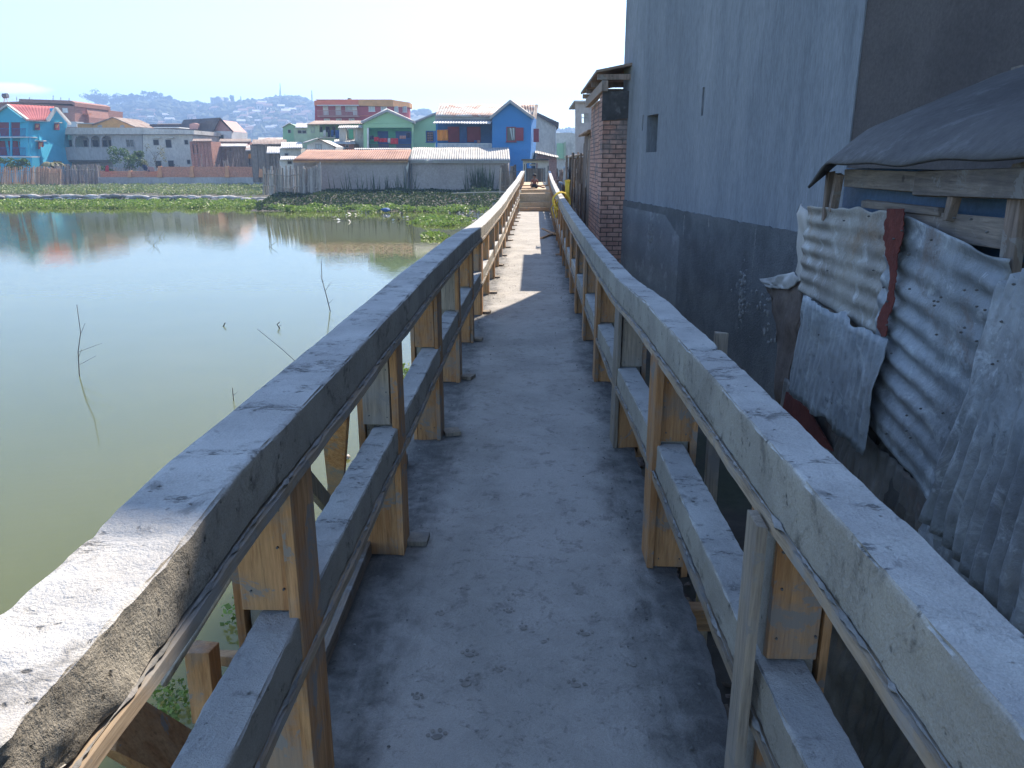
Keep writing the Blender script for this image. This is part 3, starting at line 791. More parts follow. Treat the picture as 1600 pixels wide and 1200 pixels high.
# plinth coat with ragged upper edge
pts = [wp(-.015, -1.1, .018)] + [wp(L, -1.1, .018)]
n = 90
pts += [wp(L - (L + .015) * i / n, 1.03 + .022 * nz(i * .7, 4) + .018 * nz(i * 2.1, 1), .018) for i in range(n + 1)]
MB().prism(pts, -nrm * .0175).build('plinth', 'plinth', hs)
for k, (a, b, c, d) in enumerate(holes):
    m2 = MB(); wallpiece(m2, a - .02, b + .02, c - .02, d + .02, -.285, .02); m2.build('window_recess', 'dark' if k != 0 else 'plinth', hs)
npt = 40
MB().prism([wp(0, -1.1, .0205), wp(3.3, -1.1, .0205)] + [wp(3.3 - 3.3 * i / npt, .93 + .02 * nz(i * .9, 2) - (.25 if i < 8 else 0) * (1 - i / 8), .0205) for i in range(npt + 1)], -nrm * .002).build('plaster_patch', 'smooth_patch', hs)
# lumps of splattered cement and pale scars on the plinth
m2 = MB(); rr = random.Random(9)
for s0, za, zb_ in ((5.62, .42, 1.0), (3.43, .72, .98), (4.3, .9, 1.0)):
    for i in range(26): m2.blob(wp(s0 + rr.gauss(0, .008), za + (zb_ - za) * i / 26, .018), (.004, rr.uniform(.006, .014), .016), 1, .3, 1.5, i)
for i in range(170):
    s_ = rr.choice([rr.gauss(5.4, .12), rr.gauss(6.1, .25), rr.gauss(2.0, .1), rr.gauss(5.42, .03)]); z = rr.gauss(.22, .16) if s_ > 2.6 else rr.gauss(.62, .08)
    r_ = rr.uniform(.006, .035)
    if z > .98 or s_ > L or s_ < 0: continue
    m2.blob(wp(s_, z, .018), (r_ * .4, r_, r_ * rr.uniform(.5, 1.4)), 1, .3, 1.5, i)
m2.build('cement_splatter', 'stone', hs)['kind'] = 'stuff'
bw = MB().prism([wp(L + .002, -1.1, -.012), wp(L + 10, -1.1, -.012), wp(L + 10, 6.8, -.012), wp(L + .002, 6.8, -.012)], -nrm * 4).build('brown_house', 'brown_wall')
tag(bw, 'dark brown rendered house wall above the tin shed', 'house')

# ------------------------------------------------------------------ brick pier house
bh = thing('brick_house', (1.9, 15, -1), 'small red brick house with patched corner beyond the tall rendered house', 'house')
MB().bbox((1.14, 13.25, -1.1), (1.75, 13.95, 2.72), .006).build('brick_pier', 'brickp', bh)
MB().box((1.22, 13.96, -1.1), (3.4, 17.0, 2.72)).build('wall', 'brickp', bh)
m2 = MB()
m2.prism([(1.0, 13.1, 3.0), (1.0, 17.2, 3.0), (3.6, 17.2, 3.5), (3.6, 13.1, 3.5)], (0, 0, .04))
m2.build('roof', 'tin_brown', bh)
m2 = MB()
for Y in (13.2, 14.5, 15.8, 17.0): m2.bbox((1.03, Y - .04, 2.93 - .03), (3.4, Y + .04, 2.985), .004)
m2.bbox((1.1, 13.15, 2.73), (1.2, 17.1, 2.89), .004)
m2.build('rafter', 'plankz', bh)
MB().prism([(1.12, 13.22, 2.28), (1.12, 13.22, 2.74), (1.76, 13.22, 2.74), (1.76, 13.22, 2.34)], (0, .025, 0)).build('lintel', 'tarp', bh)
for i in range(7):
    x = rnd.uniform(1.1, 1.8); y = rnd.uniform(13.3, 14.3)
    m2 = MB().bbox((x, y, 3.07), (x + .19, y + .1, 3.14), .006, None, .006, i)
    tag(m2.build('loose_brick', 'brickp'), 'loose brick weighing down the roof of the small brick house', 'brick', 'bricks on the brick house roof')

# ------------------------------------------------------------------ tin shed beside the right rail
sh = thing('tin_shed', (1.7, 2.6, -1), 'patched corrugated tin shed with felt roof close beside the right railing', 'shed')
def sheet(c00, c10, c11, c01, pitch, amp, along, crump, seed, rag=.012, nu=None, nv=None):
    """corrugated sheet through four corners; ridges run along u ('u') or v ('v')"""
    c00, c10, c11, c01 = map(Vector, (c00, c10, c11, c01))
    lu = ((c10 - c00).length + (c11 - c01).length) / 2; lv = ((c01 - c00).length + (c11 - c10).length) / 2
    fine = pitch / 8; co = .035
    nu = nu or max(6, int(lu / (co if along == 'u' else fine))); nv = nv or max(6, int(lv / (co if along == 'v' else fine)))
    N = (c10 - c00).cross(c01 - c00).normalized()
    if N.x > 0: N = -N
    def fn(u, v):
        uu = u; vv = v
        e = min(u, 1 - u) ; f = min(v, 1 - v)
        # ragged, bent margins
        du_ = rag * nz(v * lv * 7, seed) * (1 - min(1, e * 12)) / lu; dv_ = rag * nz(u * lu * 7, seed + 5) * (1 - min(1, f * 12)) / lv
        uu += du_ ; vv += dv_
        p = c00 * (1 - uu) * (1 - vv) + c10 * uu * (1 - vv) + c11 * uu * vv + c01 * (1 - uu) * vv
        s_ = (vv * lv if along == 'u' else uu * lu)
        am = amp * (.65 + 1.5 * nz(uu * lu * 1.9, vv * lv * 1.9, seed + 2))
        cs = math.cos(2 * math.pi * s_ / pitch + .6 * nz(uu * 2.2, vv * 2.2, seed))
        d = max(0, am) * cs
        d += .35 * crump * nz(uu * lu * 22, vv * lv * 22, seed + 3) + .4 * crump * abs(nz(uu * lu * 5, vv * lv * 5, seed + 11)) * 2
        d += crump * nz(uu * lu * 3, vv * lv * 3, seed + 7) + crump * .45 * nz(uu * lu * 9, vv * lv * 9, seed + 8) + crump * .9 * (1 - min(1, min(e, f) * 8)) * nz(uu * lu * 6, vv * lv * 6, seed + 1)
        return p + N * d
    return MB().grid(fn, nu, nv)
def solid(o, t=.0015):
    m_ = o.modifiers.new('thickness', 'SOLIDIFY'); m_.thickness = t; m_.offset = 0; return o
def px4(a, b, c, d, X): 
    X = X if hasattr(X, '__len__') else (X,) * 4
    return [P(*q, X=x) for q, x in zip((a, b, c, d), X)]
def shsheet(corn, X, mat, along, seed, amp=.009, crump=.018, label=None, rag=.016, pitch=.076):
    c = px4(*corn, X)
    o = sheet(c[0], c[1], c[2], c[3], pitch, amp, along, crump, seed, rag).build('wall_sheet', mat, sh, smooth=True, label=label)
    return solid(o)
# corners given as top-left, top-right, bottom-right, bottom-left
shsheet(((1262, 322), (1402, 330), (1378, 528), (1248, 455)), 1.42, 'tin_cream', 'u', 1, .0050, .008, 'cream and rust-stained corrugated sheet')
shsheet(((1392, 326), (1580, 408), (1468, 800), (1352, 655)), (1.40, 1.40, 1.40, 1.41), 'tin_blue', 'u', 2, .0075, .009, 'large dented blue-grey sheet with sideways ridges', .018, .09)
shsheet(((1256, 462), (1384, 532), (1350, 712), (1232, 612)), 1.37, 'tin_blue', 'v', 3, .004, .014, 'flattened blue-grey sheet below the cream one', .03, .06)
shsheet(((1566, 440), (1760, 330), (1600, 1010), (1446, 815)), (1.33, 1.24, 1.20, 1.30), 'tin_white', 'v', 4, .016, .010, 'white-oxidised crumpled sheet with upright ridges')
shsheet(((1322, 650), (1486, 800), (1480, 980), (1280, 790)), 1.455, 'tin_mid', 'v', 5, .010, .008, 'dull brown ribbed sheet low down behind the others')
shsheet(((1228, 590), (1352, 690), (1330, 830), (1205, 690)), 1.50, 'tin_mid', 'v', 8, .009, .008, 'dull brown ribbed sheet below the flattened one')
shsheet(((1452, 800), (1640, 1000), (1640, 1200), (1440, 900)), (1.36, 1.2, 1.2, 1.36), 'tin_white', 'v', 6, .009, .04, 'crumpled whitish sheet foot')
# dark lower skirt of the shed going down to the mud
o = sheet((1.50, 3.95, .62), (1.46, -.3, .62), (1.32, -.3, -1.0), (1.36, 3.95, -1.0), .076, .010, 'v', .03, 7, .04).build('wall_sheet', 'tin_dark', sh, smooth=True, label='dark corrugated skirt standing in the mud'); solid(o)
# red primer strip between the upper sheets
LTAB = [(326, 1386), (338, 1386), (350, 1381), (362, 1383), (372, 1380), (385, 1384), (398, 1383), (412, 1389), (430, 1391), (450, 1389), (468, 1386), (480, 1379), (495, 1372), (510, 1370), (526, 1378)]
RTAB = [(326, 1413), (350, 1412), (370, 1411), (388, 1406), (402, 1402), (430, 1401), (455, 1397), (470, 1398), (485, 1393), (500, 1386), (515, 1387), (526, 1384)]
m2 = MB(); vs = []; NR = 70
for k in range(NR + 1):
    y = 326 + 200 * k / NR
    vs += [P(lerp_tab(LTAB, y) + 2.2 * nz(y * .21, 3), y, X=1.382), P(lerp_tab(RTAB, y) + 2.0 * nz(y * .19, 8), y, X=1.378)]
m2.add(vs, [(2 * i, 2 * i + 1, 2 * i + 3, 2 * i + 2) for i in range(NR)])
o = m2.build('primer_strip', 'red_primer', sh); solid(o, .003)
o = MB().prism([P(1228, 612, X=1.43), P(1262, 640, X=1.43), P(1300, 705, X=1.43), P(1270, 690, X=1.43), P(1222, 640, X=1.43)], (.01, 0, 0)).build('primer_strip', 'red_primer', sh)
nh = MB(); r2 = random.Random(6)
for i in range(70):
    x_ = r2.uniform(1262, 1590); y_ = r2.uniform(335, 780)
    q = P(x_, y_, X=1.372 if x_ < 1540 else 1.30)
    if q.z < .55: continue
    nh.blob(q, (.006, .004, .004), 1, 0)
nh.build('nail_heads', 'metal', sh)['kind'] = 'stuff'
# dark lining behind the gaps and back volume
o = MB().box((1.56, -.6, -1.05), (1.60, 4.1, 1.35)).build('inner_lining', 'plankz', sh)
# bluish plastic and boards in the slot below the eave
o = MB().box((1.52, 2.35, 1.35), (1.54, 3.9, 1.62)).build('plastic_sheet', 'bluetarp', sh)
def shplank(name, p, q, wd, th, mat, seed, label=None):
    o = MB().beam(p, q, wd, th, Vector((1, 0, 0)), .003, .004, seed).build(name, mat, sh)
    return o
# beam's first size runs upright because its side vector is d x up
shplank('fascia_board', P(1322, 278, X=1.45), P(1440, 285, X=1.45), .072, .02, 'plank', 1)
shplank('fascia_board', P(1432, 287, X=1.43), P(1700, 287, X=1.38), .088, .02, 'plank', 2)
shplank('fascia_board', P(1400, 345, X=1.45), P(1640, 372, X=1.45), .09, .02, 'plank', 3)
shplank('batten', P(1350, 318, X=1.44), P(1470, 332, X=1.44), .03, .02, 'plank', 4)
for a, b in (((1299, 268), (1290, 345)), ((1493, 305), (1483, 345)), ((1600, 255), (1576, 440)), ((1311, 272), (1300, 330))):
    shplank('frame_post', P(*a, X=1.43), P(*b, X=1.43), .03 if a[0] != 1600 else .06, .035, 'plankz', a[0])
# drooping felt roof
def rooffn(u, v):
    Y = 3.87 - 4.5 * u
    zf = 1.665 + .03 * u + .014 * nz(u * 6, 1) - .05 * (1 - sm(0, .05, u))
    x = 1.33 + .015 * nz(u * 5, 9) + 1.75 * v
    z = zf + .72 * v + .04 * sm(0, .12, v) + .02 * nz(u * 5, v * 3, 4) + .010 * nz(u * 17, v * 12, 6)
    # rolled-over lower lip and left corner
    if v < .06: z -= .028 * (1 - v / .06) ** 2; x += .005
    if u < .06: z -= .06 * (1 - u / .06) ** 2 * (1 - v * .5)
    return (x, Y, z)
o = MB().grid(rooffn, 90, 50).build('felt_roof', 'tarp', sh, smooth=True); solid(o, .012)
o = MB().beam((1.8, 3.7, 1.79), (1.8, -.6, 1.83), .06, .06).build('purlin', 'plank', sh)
o = MB().beam(P(1588, 112, X=2.5), P(1800, 60, X=2.5), .06, .04).build('roof_timber', 'plank', sh)
# ragged cloth and boards stuffed at the shed's far corner
for i, (pts, X, mt, lb) in enumerate([
    ([(1258, 318), (1268, 330), (1260, 400), (1262, 430), (1246, 440), (1240, 425), (1247, 370)], 1.46, 'greywall', 'strip of torn pale sacking hanging at the shed corner'),
    ([(1200, 440), (1262, 428), (1258, 470), (1236, 590), (1228, 640), (1205, 640), (1212, 540), (1205, 470)], 1.54, 'rag', 'large brown rag hung on the shed corner'),
    ([(1188, 436), (1240, 425), (1256, 436), (1230, 452), (1198, 450)], 1.50, 'greywall', 'grey sacking folded over the top of the brown rag'),
]):
    q = [P(*a, X=X) for a in pts]
    bm = bmesh.new(); f = bm.faces.new([bm.verts.new(a) for a in q]); bmesh.ops.triangulate(bm, faces=[f]); bmesh.ops.subdivide_edges(bm, edges=bm.edges[:], cuts=6, use_grid_fill=True)
    for v in bm.verts: v.co.x += .05 * nz(v.co.y * 5, v.co.z * 4, i) + .025 * nz(v.co.y * 16, v.co.z * 9, i)
    bm.verts.index_update(); m2 = MB().add([v.co.copy() for v in bm.verts], [[v.index for v in f.verts] for f in bm.faces]); bm.free()
    o = m2.build('rag', mt, smooth=True); solid(o, .008); tag(o, lb, 'rag', 'rags stuffed at the shed corner')
# rubbish in the mud gap between walkway and shed
m2 = MB(); rr = random.Random(4)
for i in range(420):
    x = rr.uniform(.7, 1.45); y = rr.uniform(.3, 9); z = ground_z(x, y) + .02; s_ = rr.uniform(.02, .07)
    if rr.random() < .5: m2.blob((x, y, z), (s_, s_ * rr.uniform(.5, 1.5), s_ * .4), 1, .4, 1.5, i)
    else: m2.leaf((x, y, z + .02), s_ * 2, rr, .6)
tag(m2.build('rubbish', 'rag'), 'dark rubbish strewn in the mud between walkway and shed', 'rubbish', kind='stuff')
# ================================================================== FAR SHORE
def W(px, py, D): return P(px, py, Y=D)
def house(name, label, px, py, D, cat='house', group=None):
    p = W(px, py, D); return thing(name, p, label, cat, group)
def slab(parent, name, mat, pts, D, th=.15, label=None):
    """flat outline (pixels on the plane Y = D) given depth th away from the bridge"""
    return MB().prism([W(x, y, D) for x, y in pts], (0, th, 0)).build(name, mat, parent, label=label)
def rect(x0, y0, x1, y1): return [(x0, y1), (x1, y1), (x1, y0), (x0, y0)]
def slab3(parent, name, mat, pts, ext, label=None):
    return MB().prism([W(*q) for q in pts], ext).build(name, mat, parent, label=label)
def window(parent, x0, y0, x1, y1, D, frame='white', pane='glass', mull=1, shutters=None, sill=True):
    a = W(x0, y1, D); b = W(x1, y0, D); f = .06
    mb = MB()
    mb.box((a.x - f, D - .07, a.z - f), (b.x + f, D - .002, a.z)); mb.box((a.x - f, D - .07, b.z), (b.x + f, D - .002, b.z + f))
    mb.box((a.x - f, D - .07, a.z), (a.x, D - .002, b.z)); mb.box((b.x, D - .07, a.z), (b.x + f, D - .002, b.z))
    for k in range(mull):
        x = a.x + (b.x - a.x) * (k + 1) / (mull + 1); mb.box((x - .025, D - .06, a.z), (x + .025, D - .004, b.z))
    if sill: mb.box((a.x - f * 2, D - .14, a.z - f - .05), (b.x + f * 2, D - .002, a.z - f))
    w_ = mb.build('window', frame, parent)
    MB().box((a.x, D - .03, a.z), (b.x, D - .012, b.z)).build('pane', pane, w_)
    if shutters:
        for q, r_ in shutters:
            c = W(q, y1, D); d = W(r_, y0, D)
            MB().box((c.x, D - .12, c.z), (d.x, D - .075, d.z)).build('shutter', 'maroon', w_)
    return w_
def opening(parent, x0, y0, x1, y1, D, mat='dark', name='window'):
    """shuttered or unglazed small opening: leaf set in a thin surround"""
    a = W(x0, y1, D); b = W(x1, y0, D); f = .05
    mb = MB()
    mb.box((a.x - f, D - .05, a.z - f), (b.x + f, D - .002, a.z)); mb.box((a.x - f, D - .05, b.z), (b.x + f, D - .002, b.z + f))
    mb.box((a.x - f, D - .05, a.z), (a.x, D - .002, b.z)); mb.box((b.x, D - .05, a.z), (b.x + f, D - .002, b.z))
    w_ = mb.build(name, 'greytrim', parent)
    MB().box((a.x, D - .02, a.z), (b.x, D - .008, b.z)).build('leaf', mat, w_)
    return w_
def door(parent, x0, y0, x1, y1, D, mat='maroon'):
    a = W(x0, y1, D); b = W(x1, y0, D)
    mb = MB(); f = .05
    mb.box((a.x - f, D - .05, a.z), (a.x, D - .002, b.z + f)); mb.box((b.x, D - .05, a.z), (b.x + f, D - .002, b.z + f)); mb.box((a.x, D - .05, b.z), (b.x, D - .002, b.z + f))
    o = mb.build('door', mat, parent)
    MB().box((a.x, D - .035, a.z), (b.x, D - .01, b.z)).build('door_leaf', mat, o); return o
def roof(parent, mat, c, pitch=.16, amp=.022, th=.03, name='roof', label=None):
    """corrugated roof, c = four (px, py, D): eave left, eave right, ridge right, ridge left; ridges run up the slope"""
    q = [W(*a) for a in c]; lu = ((q[1] - q[0]).length + (q[2] - q[3]).length) / 2
    N = (q[1] - q[0]).cross(q[3] - q[0]).normalized()
    if N.z < 0: N = -N
    sd = rnd.random() * 50
    def fn(u, v):
        p = q[0] * (1 - u) * (1 - v) + q[1] * u * (1 - v) + q[2] * u * v + q[3] * (1 - u) * v
        step = .012 * ((u * lu / .85) % 1 > .96)
        return p + N * (amp * math.cos(2 * math.pi * u * lu / pitch) + step + .025 * nz(u * lu * .8, v * 3, sd))
    o = MB().grid(fn, max(4, int(lu / pitch * 6)), 5).build(name, mat, parent, smooth=True, label=label)
    m_ = o.modifiers.new('thickness', 'SOLIDIFY'); m_.thickness = th; m_.offset = -1 if N.z > 0 else 1
    return o
def body(parent, x0, x1, ytop, ybot, D, depth, mat, name='wall', label=None):
    a = W(x0, ybot, D); b = W(x1, ytop, D)
    return MB().box((a.x, D, a.z), (b.x, D + depth, b.z)).build(name, mat, parent, label=label)
def rail_bars(parent, x0, y0, x1, y1, D, n, mat, r=.02, name='balustrade'):
    mb = MB(); a = W(x0, y1, D); b = W(x1, y0, D)
    mb.box((a.x, D - r, b.z - .03), (b.x, D + r, b.z + .03)); mb.box((a.x, D - r, a.z - .03), (b.x, D + r, a.z + .03))
    for i in range(n + 1):
        x = a.x + (b.x - a.x) * i / n; mb.box((x - r, D - r * .8, a.z + .031), (x + r, D + r * .8, b.z - .031))
    return mb.build(name, mat, parent)

# --------------------------------------------------------- garages
ga = house('garage', 'low grey garage with a rust-brown tin roof on the far bank', 550, 300, 54, 'garage')
body(ga, 497, 636, 250, 302, 54, 3.2, 'gar_wall'); body(ga, 462, 496.6, 250, 300, 55.4, 1.8, 'gar_wall', 'side_wall')
slab3(ga, 'fascia', 'woodx', [(458, 254, 53.7), (639, 254, 53.7), (639, 250.5, 53.7), (458, 250.5, 53.7)], (0, .05, 0))
roof(ga, 'tin_rust', ((458, 250, 53.6), (637, 250, 53.6), (643, 234, 57.4), (480, 234, 57.4)))
gb = house('garage', 'low grey garage with a pale grey tin roof beside the blue house', 720, 300, 54, 'garage')
body(gb, 641.5, 794, 251, 304, 54, 3.2, 'gar_wall')
slab3(gb, 'fascia', 'greytrim', [(640, 254.5, 53.7), (797, 254.5, 53.7), (797, 251, 53.7), (640, 251, 53.7)], (0, .05, 0))
roof(gb, 'tin_grey', ((640, 250.5, 53.6), (797, 250.5, 53.6), (795, 230.5, 57.4), (645, 230.5, 57.4)))
slab(gb, 'gutter_pipe', 'stone', rect(632, 260, 634, 300), 53.9, .06)
slab(gb, 'corner_post', 'metal', rect(637.5, 256, 639.5, 303), 53.85, .12)
slab(gb, 'corner_post', 'metal', rect(642, 256, 643.5, 303), 53.85, .12)
o = MB().prism([W(634, 262, 53.5), W(640, 251, 53.5), W(644, 236, 53.5), W(640, 246, 53.5), W(637, 270, 53.5)], (0, .1, 0)).build('sacking', 'cream')
tag(o, 'strip of pale sacking hanging between the two garage roofs', 'sacking')

# --------------------------------------------------------- stick fences and brick wall
def stick_fence(name, label, pts, n, wpx, mat, tilt=.0, rails=1, hj=3, seed=0):
    """pts: (px, base py, top py, D) polyline"""
    rr = random.Random(seed); root = thing(name, W(pts[0][0], pts[0][1], pts[0][3]), label, 'fence')
    mb = MB(); rl = []
    for i in range(n):
        t = i / (n - 1) * (len(pts) - 1); k = min(int(t), len(pts) - 2); f = t - k
        q = [pts[k][j] * (1 - f) + pts[k + 1][j] * f for j in range(4)]
        b = W(q[0] + rr.uniform(-.8, .8), q[1] + 1.5, q[3] + rr.uniform(-.05, .05)); tp = W(q[0] + rr.uniform(-1.6, 1.6) + tilt, q[2] + rr.uniform(-hj, hj), q[3] + rr.uniform(-.08, .08))
        r_ = wpx * q[3] / 1250 * rr.uniform(.6, 1.25) / 2
        mb.tube([b, (b + tp) / 2 + Vector((rr.uniform(-.03, .03), 0, 0)), tp], [r_, r_, r_ * .7], 5)
        if i % 6 == 0: rl.append(b * .25 + tp * .75)
    mb.build('stakes', mat, root)
    m2 = MB(); m2.tube([a + Vector((0, -.08, 0)) for a in rl], .03, 5)
    if rails > 1: m2.tube([a + Vector((0, -.08, -.75)) for a in rl], .03, 5)
    m2.build('rail', mat, root)
    return root
stick_fence('stick_fence', 'reddish-brown stick fence at the left edge behind the marsh', [(-60, 291, 262, 84), (55, 291, 261, 84), (94, 293, 265, 82)], 150, 1.5, 'stakeb', 1.5, 1, 2, 1)
stick_fence('stick_fence', 'grey leaning stick fence joining the brown one to the brick wall', [(88, 289, 258, 88), (158, 287, 257, 89)], 80, 1.4, 'stake', -1.5, 1, 2, 2)
stick_fence('stick_fence', 'thin pale palings standing behind the low end of the brick wall', [(158, 280, 262, 93), (250, 280, 262, 93)], 60, 1.3, 'stake', 0, 1, 2, 3)
stick_fence('stick_fence', 'tall grey paling fence between the brick wall and the rust-roofed garage', [(412, 303, 263, 52), (470, 306, 262, 51.5), (492, 305, 262, 52), (500, 303, 256, 52)], 58, 3.6, 'stake', 0, 2, 4, 4)
stick_fence('stick_fence', 'short grey plank fence between the grey garage and the walkway', [(783, 302, 256, 44), (806, 298, 259, 44)], 7, 5.5, 'plankz', 0, 2, 2, 5)
bwl = house('brick_wall', 'long low garden wall of orange brick on a grey block footing', 280, 290, 88, 'wall')
body(bwl, 155, 411, 277, 290, 88, .35, 'greywall', 'footing')
a = W(157, 276.8, 88); b = W(250, 267.5, 88); c = W(411, 260.5, 88)
MB().box((a.x, 88.03, a.z), (b.x, 88.28, b.z)).box((b.x + .002, 88.03, a.z), (c.x, 88.28, c.z)).build('brickwork', 'brickorange', bwl)
for x, t in ((203, 266.5), (250, 259.5), (300, 259.5), (355, 259.5), (408, 259.5)):
    a = W(x - 1.3, 277, 88); b = W(x + 1.3, t, 88)
    MB().prism([(a.x - .1, 87.75, a.z), (b.x + .1, 87.75, a.z), (b.x, 88.02, b.z), (a.x, 88.02, b.z)], (0, .3, 0)).build('pilaster', 'orange_plain', bwl)

# --------------------------------------------------------- long grey villa
vl = house('loggia_house', 'long two-storey grey concrete house with an arched loggia behind the brick wall', 190, 285, 100)
D = 100
# closed shell with the loggia left open as a real recess
body(vl, 93, 223, 262.5, 283, D + .3, 8, 'greywall', 'lower_wall')
slab(vl, 'parapet_wall', 'greywall', rect(93, 230, 177, 250), D, .25)
slab(vl, 'wall', 'greywall', rect(177.2, 210.5, 223, 283), D, .3)
slab(vl, 'loggia_back_wall', 'greywall', rect(93, 208, 177, 262), D + 1.9, .3)
slab(vl, 'floor_slab', 'stone', [(92, 245), (223.5, 245), (223.5, 242), (92, 242)], D - .35, .3) if False else None
MB().box((W(93, 250, D).x, D + .26, W(93, 250, D).z - .2), (W(177, 250, D).x, D + 1.88, W(93, 250, D).z)).build('floor_slab', 'stone', vl)
slab(vl, 'cornice', 'cream', [(89, 209.8), (224, 209.8), (224, 199.5), (89, 199.5)], D - .5, 9.0)
# arches
mb = MB()
for x0, x1 in ((117, 139), (142, 156), (159, 174)):
    c = (x0 + x1) / 2; r_ = (x1 - x0) / 2; pts = [(x0, 230)]
    top = []
    for k in range(9):
        t = math.pi - math.pi * k / 8; top.append((c + r_ * math.cos(t), 218 - min(6, r_) * math.sin(t)))
    for k in range(8):
        q = [top[k], top[k + 1], (top[k + 1][0], 210), (top[k][0], 210)]
        mb.prism([W(x, y, D) for x, y in q], (0, .25, 0))
for x0, x1 in ((93, 95), (113, 117), (139, 142), (156, 159), (174, 177)): mb.prism([W(x, y, D) for x, y in rect(x0, 210, x1, 229.8)], (0, .25, 0))
mb.build('arcade', 'greywall', vl)
for x0, x1 in ((97, 101), (106, 112), (132, 136), (146, 153), (161, 167), (171, 174)): opening(vl, x0, 219, x1, 229, D + 1.88, 'dark')
window(vl, 198.5, 218.5, 208.5, 229, D, 'greytrim', 'glass', 1)
for x0, x1 in ((130, 140), (166, 180)): opening(vl, x0, 251.5 + 12, x1, 260 + 12, D + .3, 'dark')
slab(vl, 'wall', 'cream', rect(223.2, 210.5, 301, 283), D - .1, 8, label='paler right-hand half of the facade')
slab(vl, 'cornice', 'cream', [(224.2, 209.8), (303, 209.8), (303, 203.5), (224.2, 200)], D - .6, 9.0)
for x0, x1, y0, y1 in ((240.5, 247.5, 218.5, 226.5), (260, 267, 218.5, 230.5), (289, 293.5, 219, 225.5), (244.5, 251.5, 251.5, 262), (264, 271, 251, 261), (293, 297, 250, 256)): opening(vl, x0, y0, x1, y1, D - .1, 'dark')
for x0, x1 in ((238, 250), (258, 270)): slab(vl, 'window_hood', 'cream', rect(x0, 214.5, x1, 216), D - .5, .38)
slab(vl, 'downpipe', 'stone', rect(222, 210, 223, 262), D - .14, .08)
slab(vl, 'roof_edge', 'white', rect(240, 198.6, 280, 199.9), D + .5, 3.0)
slab(vl, 'rubble_wall', 'stone', [(60, 262), (92, 262), (92, 252), (76, 250), (62, 258)], D - 3, .6)

# --------------------------------------------------------- turquoise house
th = house('turquoise_house', 'turquoise two-storey house with red roof and maroon doors at the left edge', 40, 283, 93)
D = 93
pfw = [(-60, 285), (52, 285), (47, 245), (44, 186), (10, 164.5), (-24, 187), (-60, 187)]
# front wing: upper and lower verandah recesses between piers
def tslab(name, mat, pts, D, th_=.2, label=None): return slab(th, name, mat, pts, D, th_, label)
tslab('gable_wall', 'turq', [(-22, 189), (40.5, 189), (10, 166.5)], D)
tslab('back_wall', 'turq', rect(-60, 189, 41, 285), D + 1.6, .3)
tslab('verandah_floor', 'white', rect(-60, 213.5, 44.5, 215), D - .1, 1.68)
tslab('verandah_beam', 'turq', rect(-60, 189.2, 41, 191), D, .2)
tslab('verandah_floor', 'white', [(-60, 244), (49, 244), (49, 246), (-60, 246)], D - .1, 1.68)
tslab('base_wall', 'turq', rect(-60, 246.2, 50, 285), D, 1.5)
for x0, x1, y0, y1 in ((2, 14, 191, 213), (20.5, 41, 191, 213), (-2, 7, 221, 243.5), (17, 27, 221, 243.5)): door(th, x0, y0, x1, y1, D + 1.58, 'maroon')
window(th, 32.5, 222, 39.5, 232, D + 1.58, 'maroon', 'orange_cloth', 1)
rail_bars(th, -40, 201, 41, 212.5, D + .1, 40, 'bluedoor', .012); rail_bars(th, -40, 231, 45, 243, D + .1, 40, 'bluedoor', .012)
for x in (-20, 14, 41): tslab('pier', 'turq', rect(x, 191.2, x + 2.2, 213.3), D, .2)
for x in (-18, 16, 45): tslab('pier', 'turq', rect(x, 215.2, x + 2.2, 243.8), D, .2)
# side wing, its wall turned to the right so that the sun grazes it
E = 4.2
mb = MB()
mb.prism([W(44, 285, D), W(44, 186.5, D), W(73, 187, D + 3), W(85.5, 169, D + 4.2), W(105, 192, D + 6.6), W(101, 218, D + 6.6), W(93, 285, D + 6.6)], (-1.2, .35, 0)) 
mb.build('side_wall', 'turq', th)
MB().box((W(-60, 190, D).x, D + 1.95, W(0, 285, D).z), (W(41, 190, D).x, D + 8, W(0, 189, D).z)).build('body', 'turq', th)
roof(th, 'redroof', ((40.5, 187.5, D - .6), (74, 188.5, D + 2.2), (85, 166.5, D + 5), (11, 162.5, D + 3.5)), .3, .02)
slab3(th, 'verge', 'cream', [(-26, 190, D - .4), (10, 165.5, D - .4), (10, 162.5, D - .4), (-28, 187, D - .4)], (0, .5, 0))
slab3(th, 'verge', 'cream', [(10, 165.5, D - .4), (41.5, 189, D - .4), (41.5, 185.5, D - .4), (10, 162.5, D - .4)], (0, .5, 0))
slab3(th, 'verge', 'cream', [(73, 189.5, D + 2), (85.5, 170, D + 3.4), (85.5, 167, D + 3.4), (71.5, 186, D + 2)], (0, .6, 0))
slab3(th, 'verge', 'cream', [(85.5, 170, D + 3.4), (107, 194.5, D + 5.8), (107, 191.5, D + 5.8), (85.5, 167, D + 3.4)], (0, .6, 0))
slab3(th, 'roof_back', 'redroof', [(10, 163, D + 3.4), (85, 167, D + 5.2), (100, 186, D + 8), (0, 186, D + 8)], (0, .1, -.1))
slab3(th, 'eave', 'white', [(40, 189, D - .55), (74, 190.5, D + 2.3), (74, 188.5, D + 2.3), (40, 187, D - .55)], (0, .1, 0))
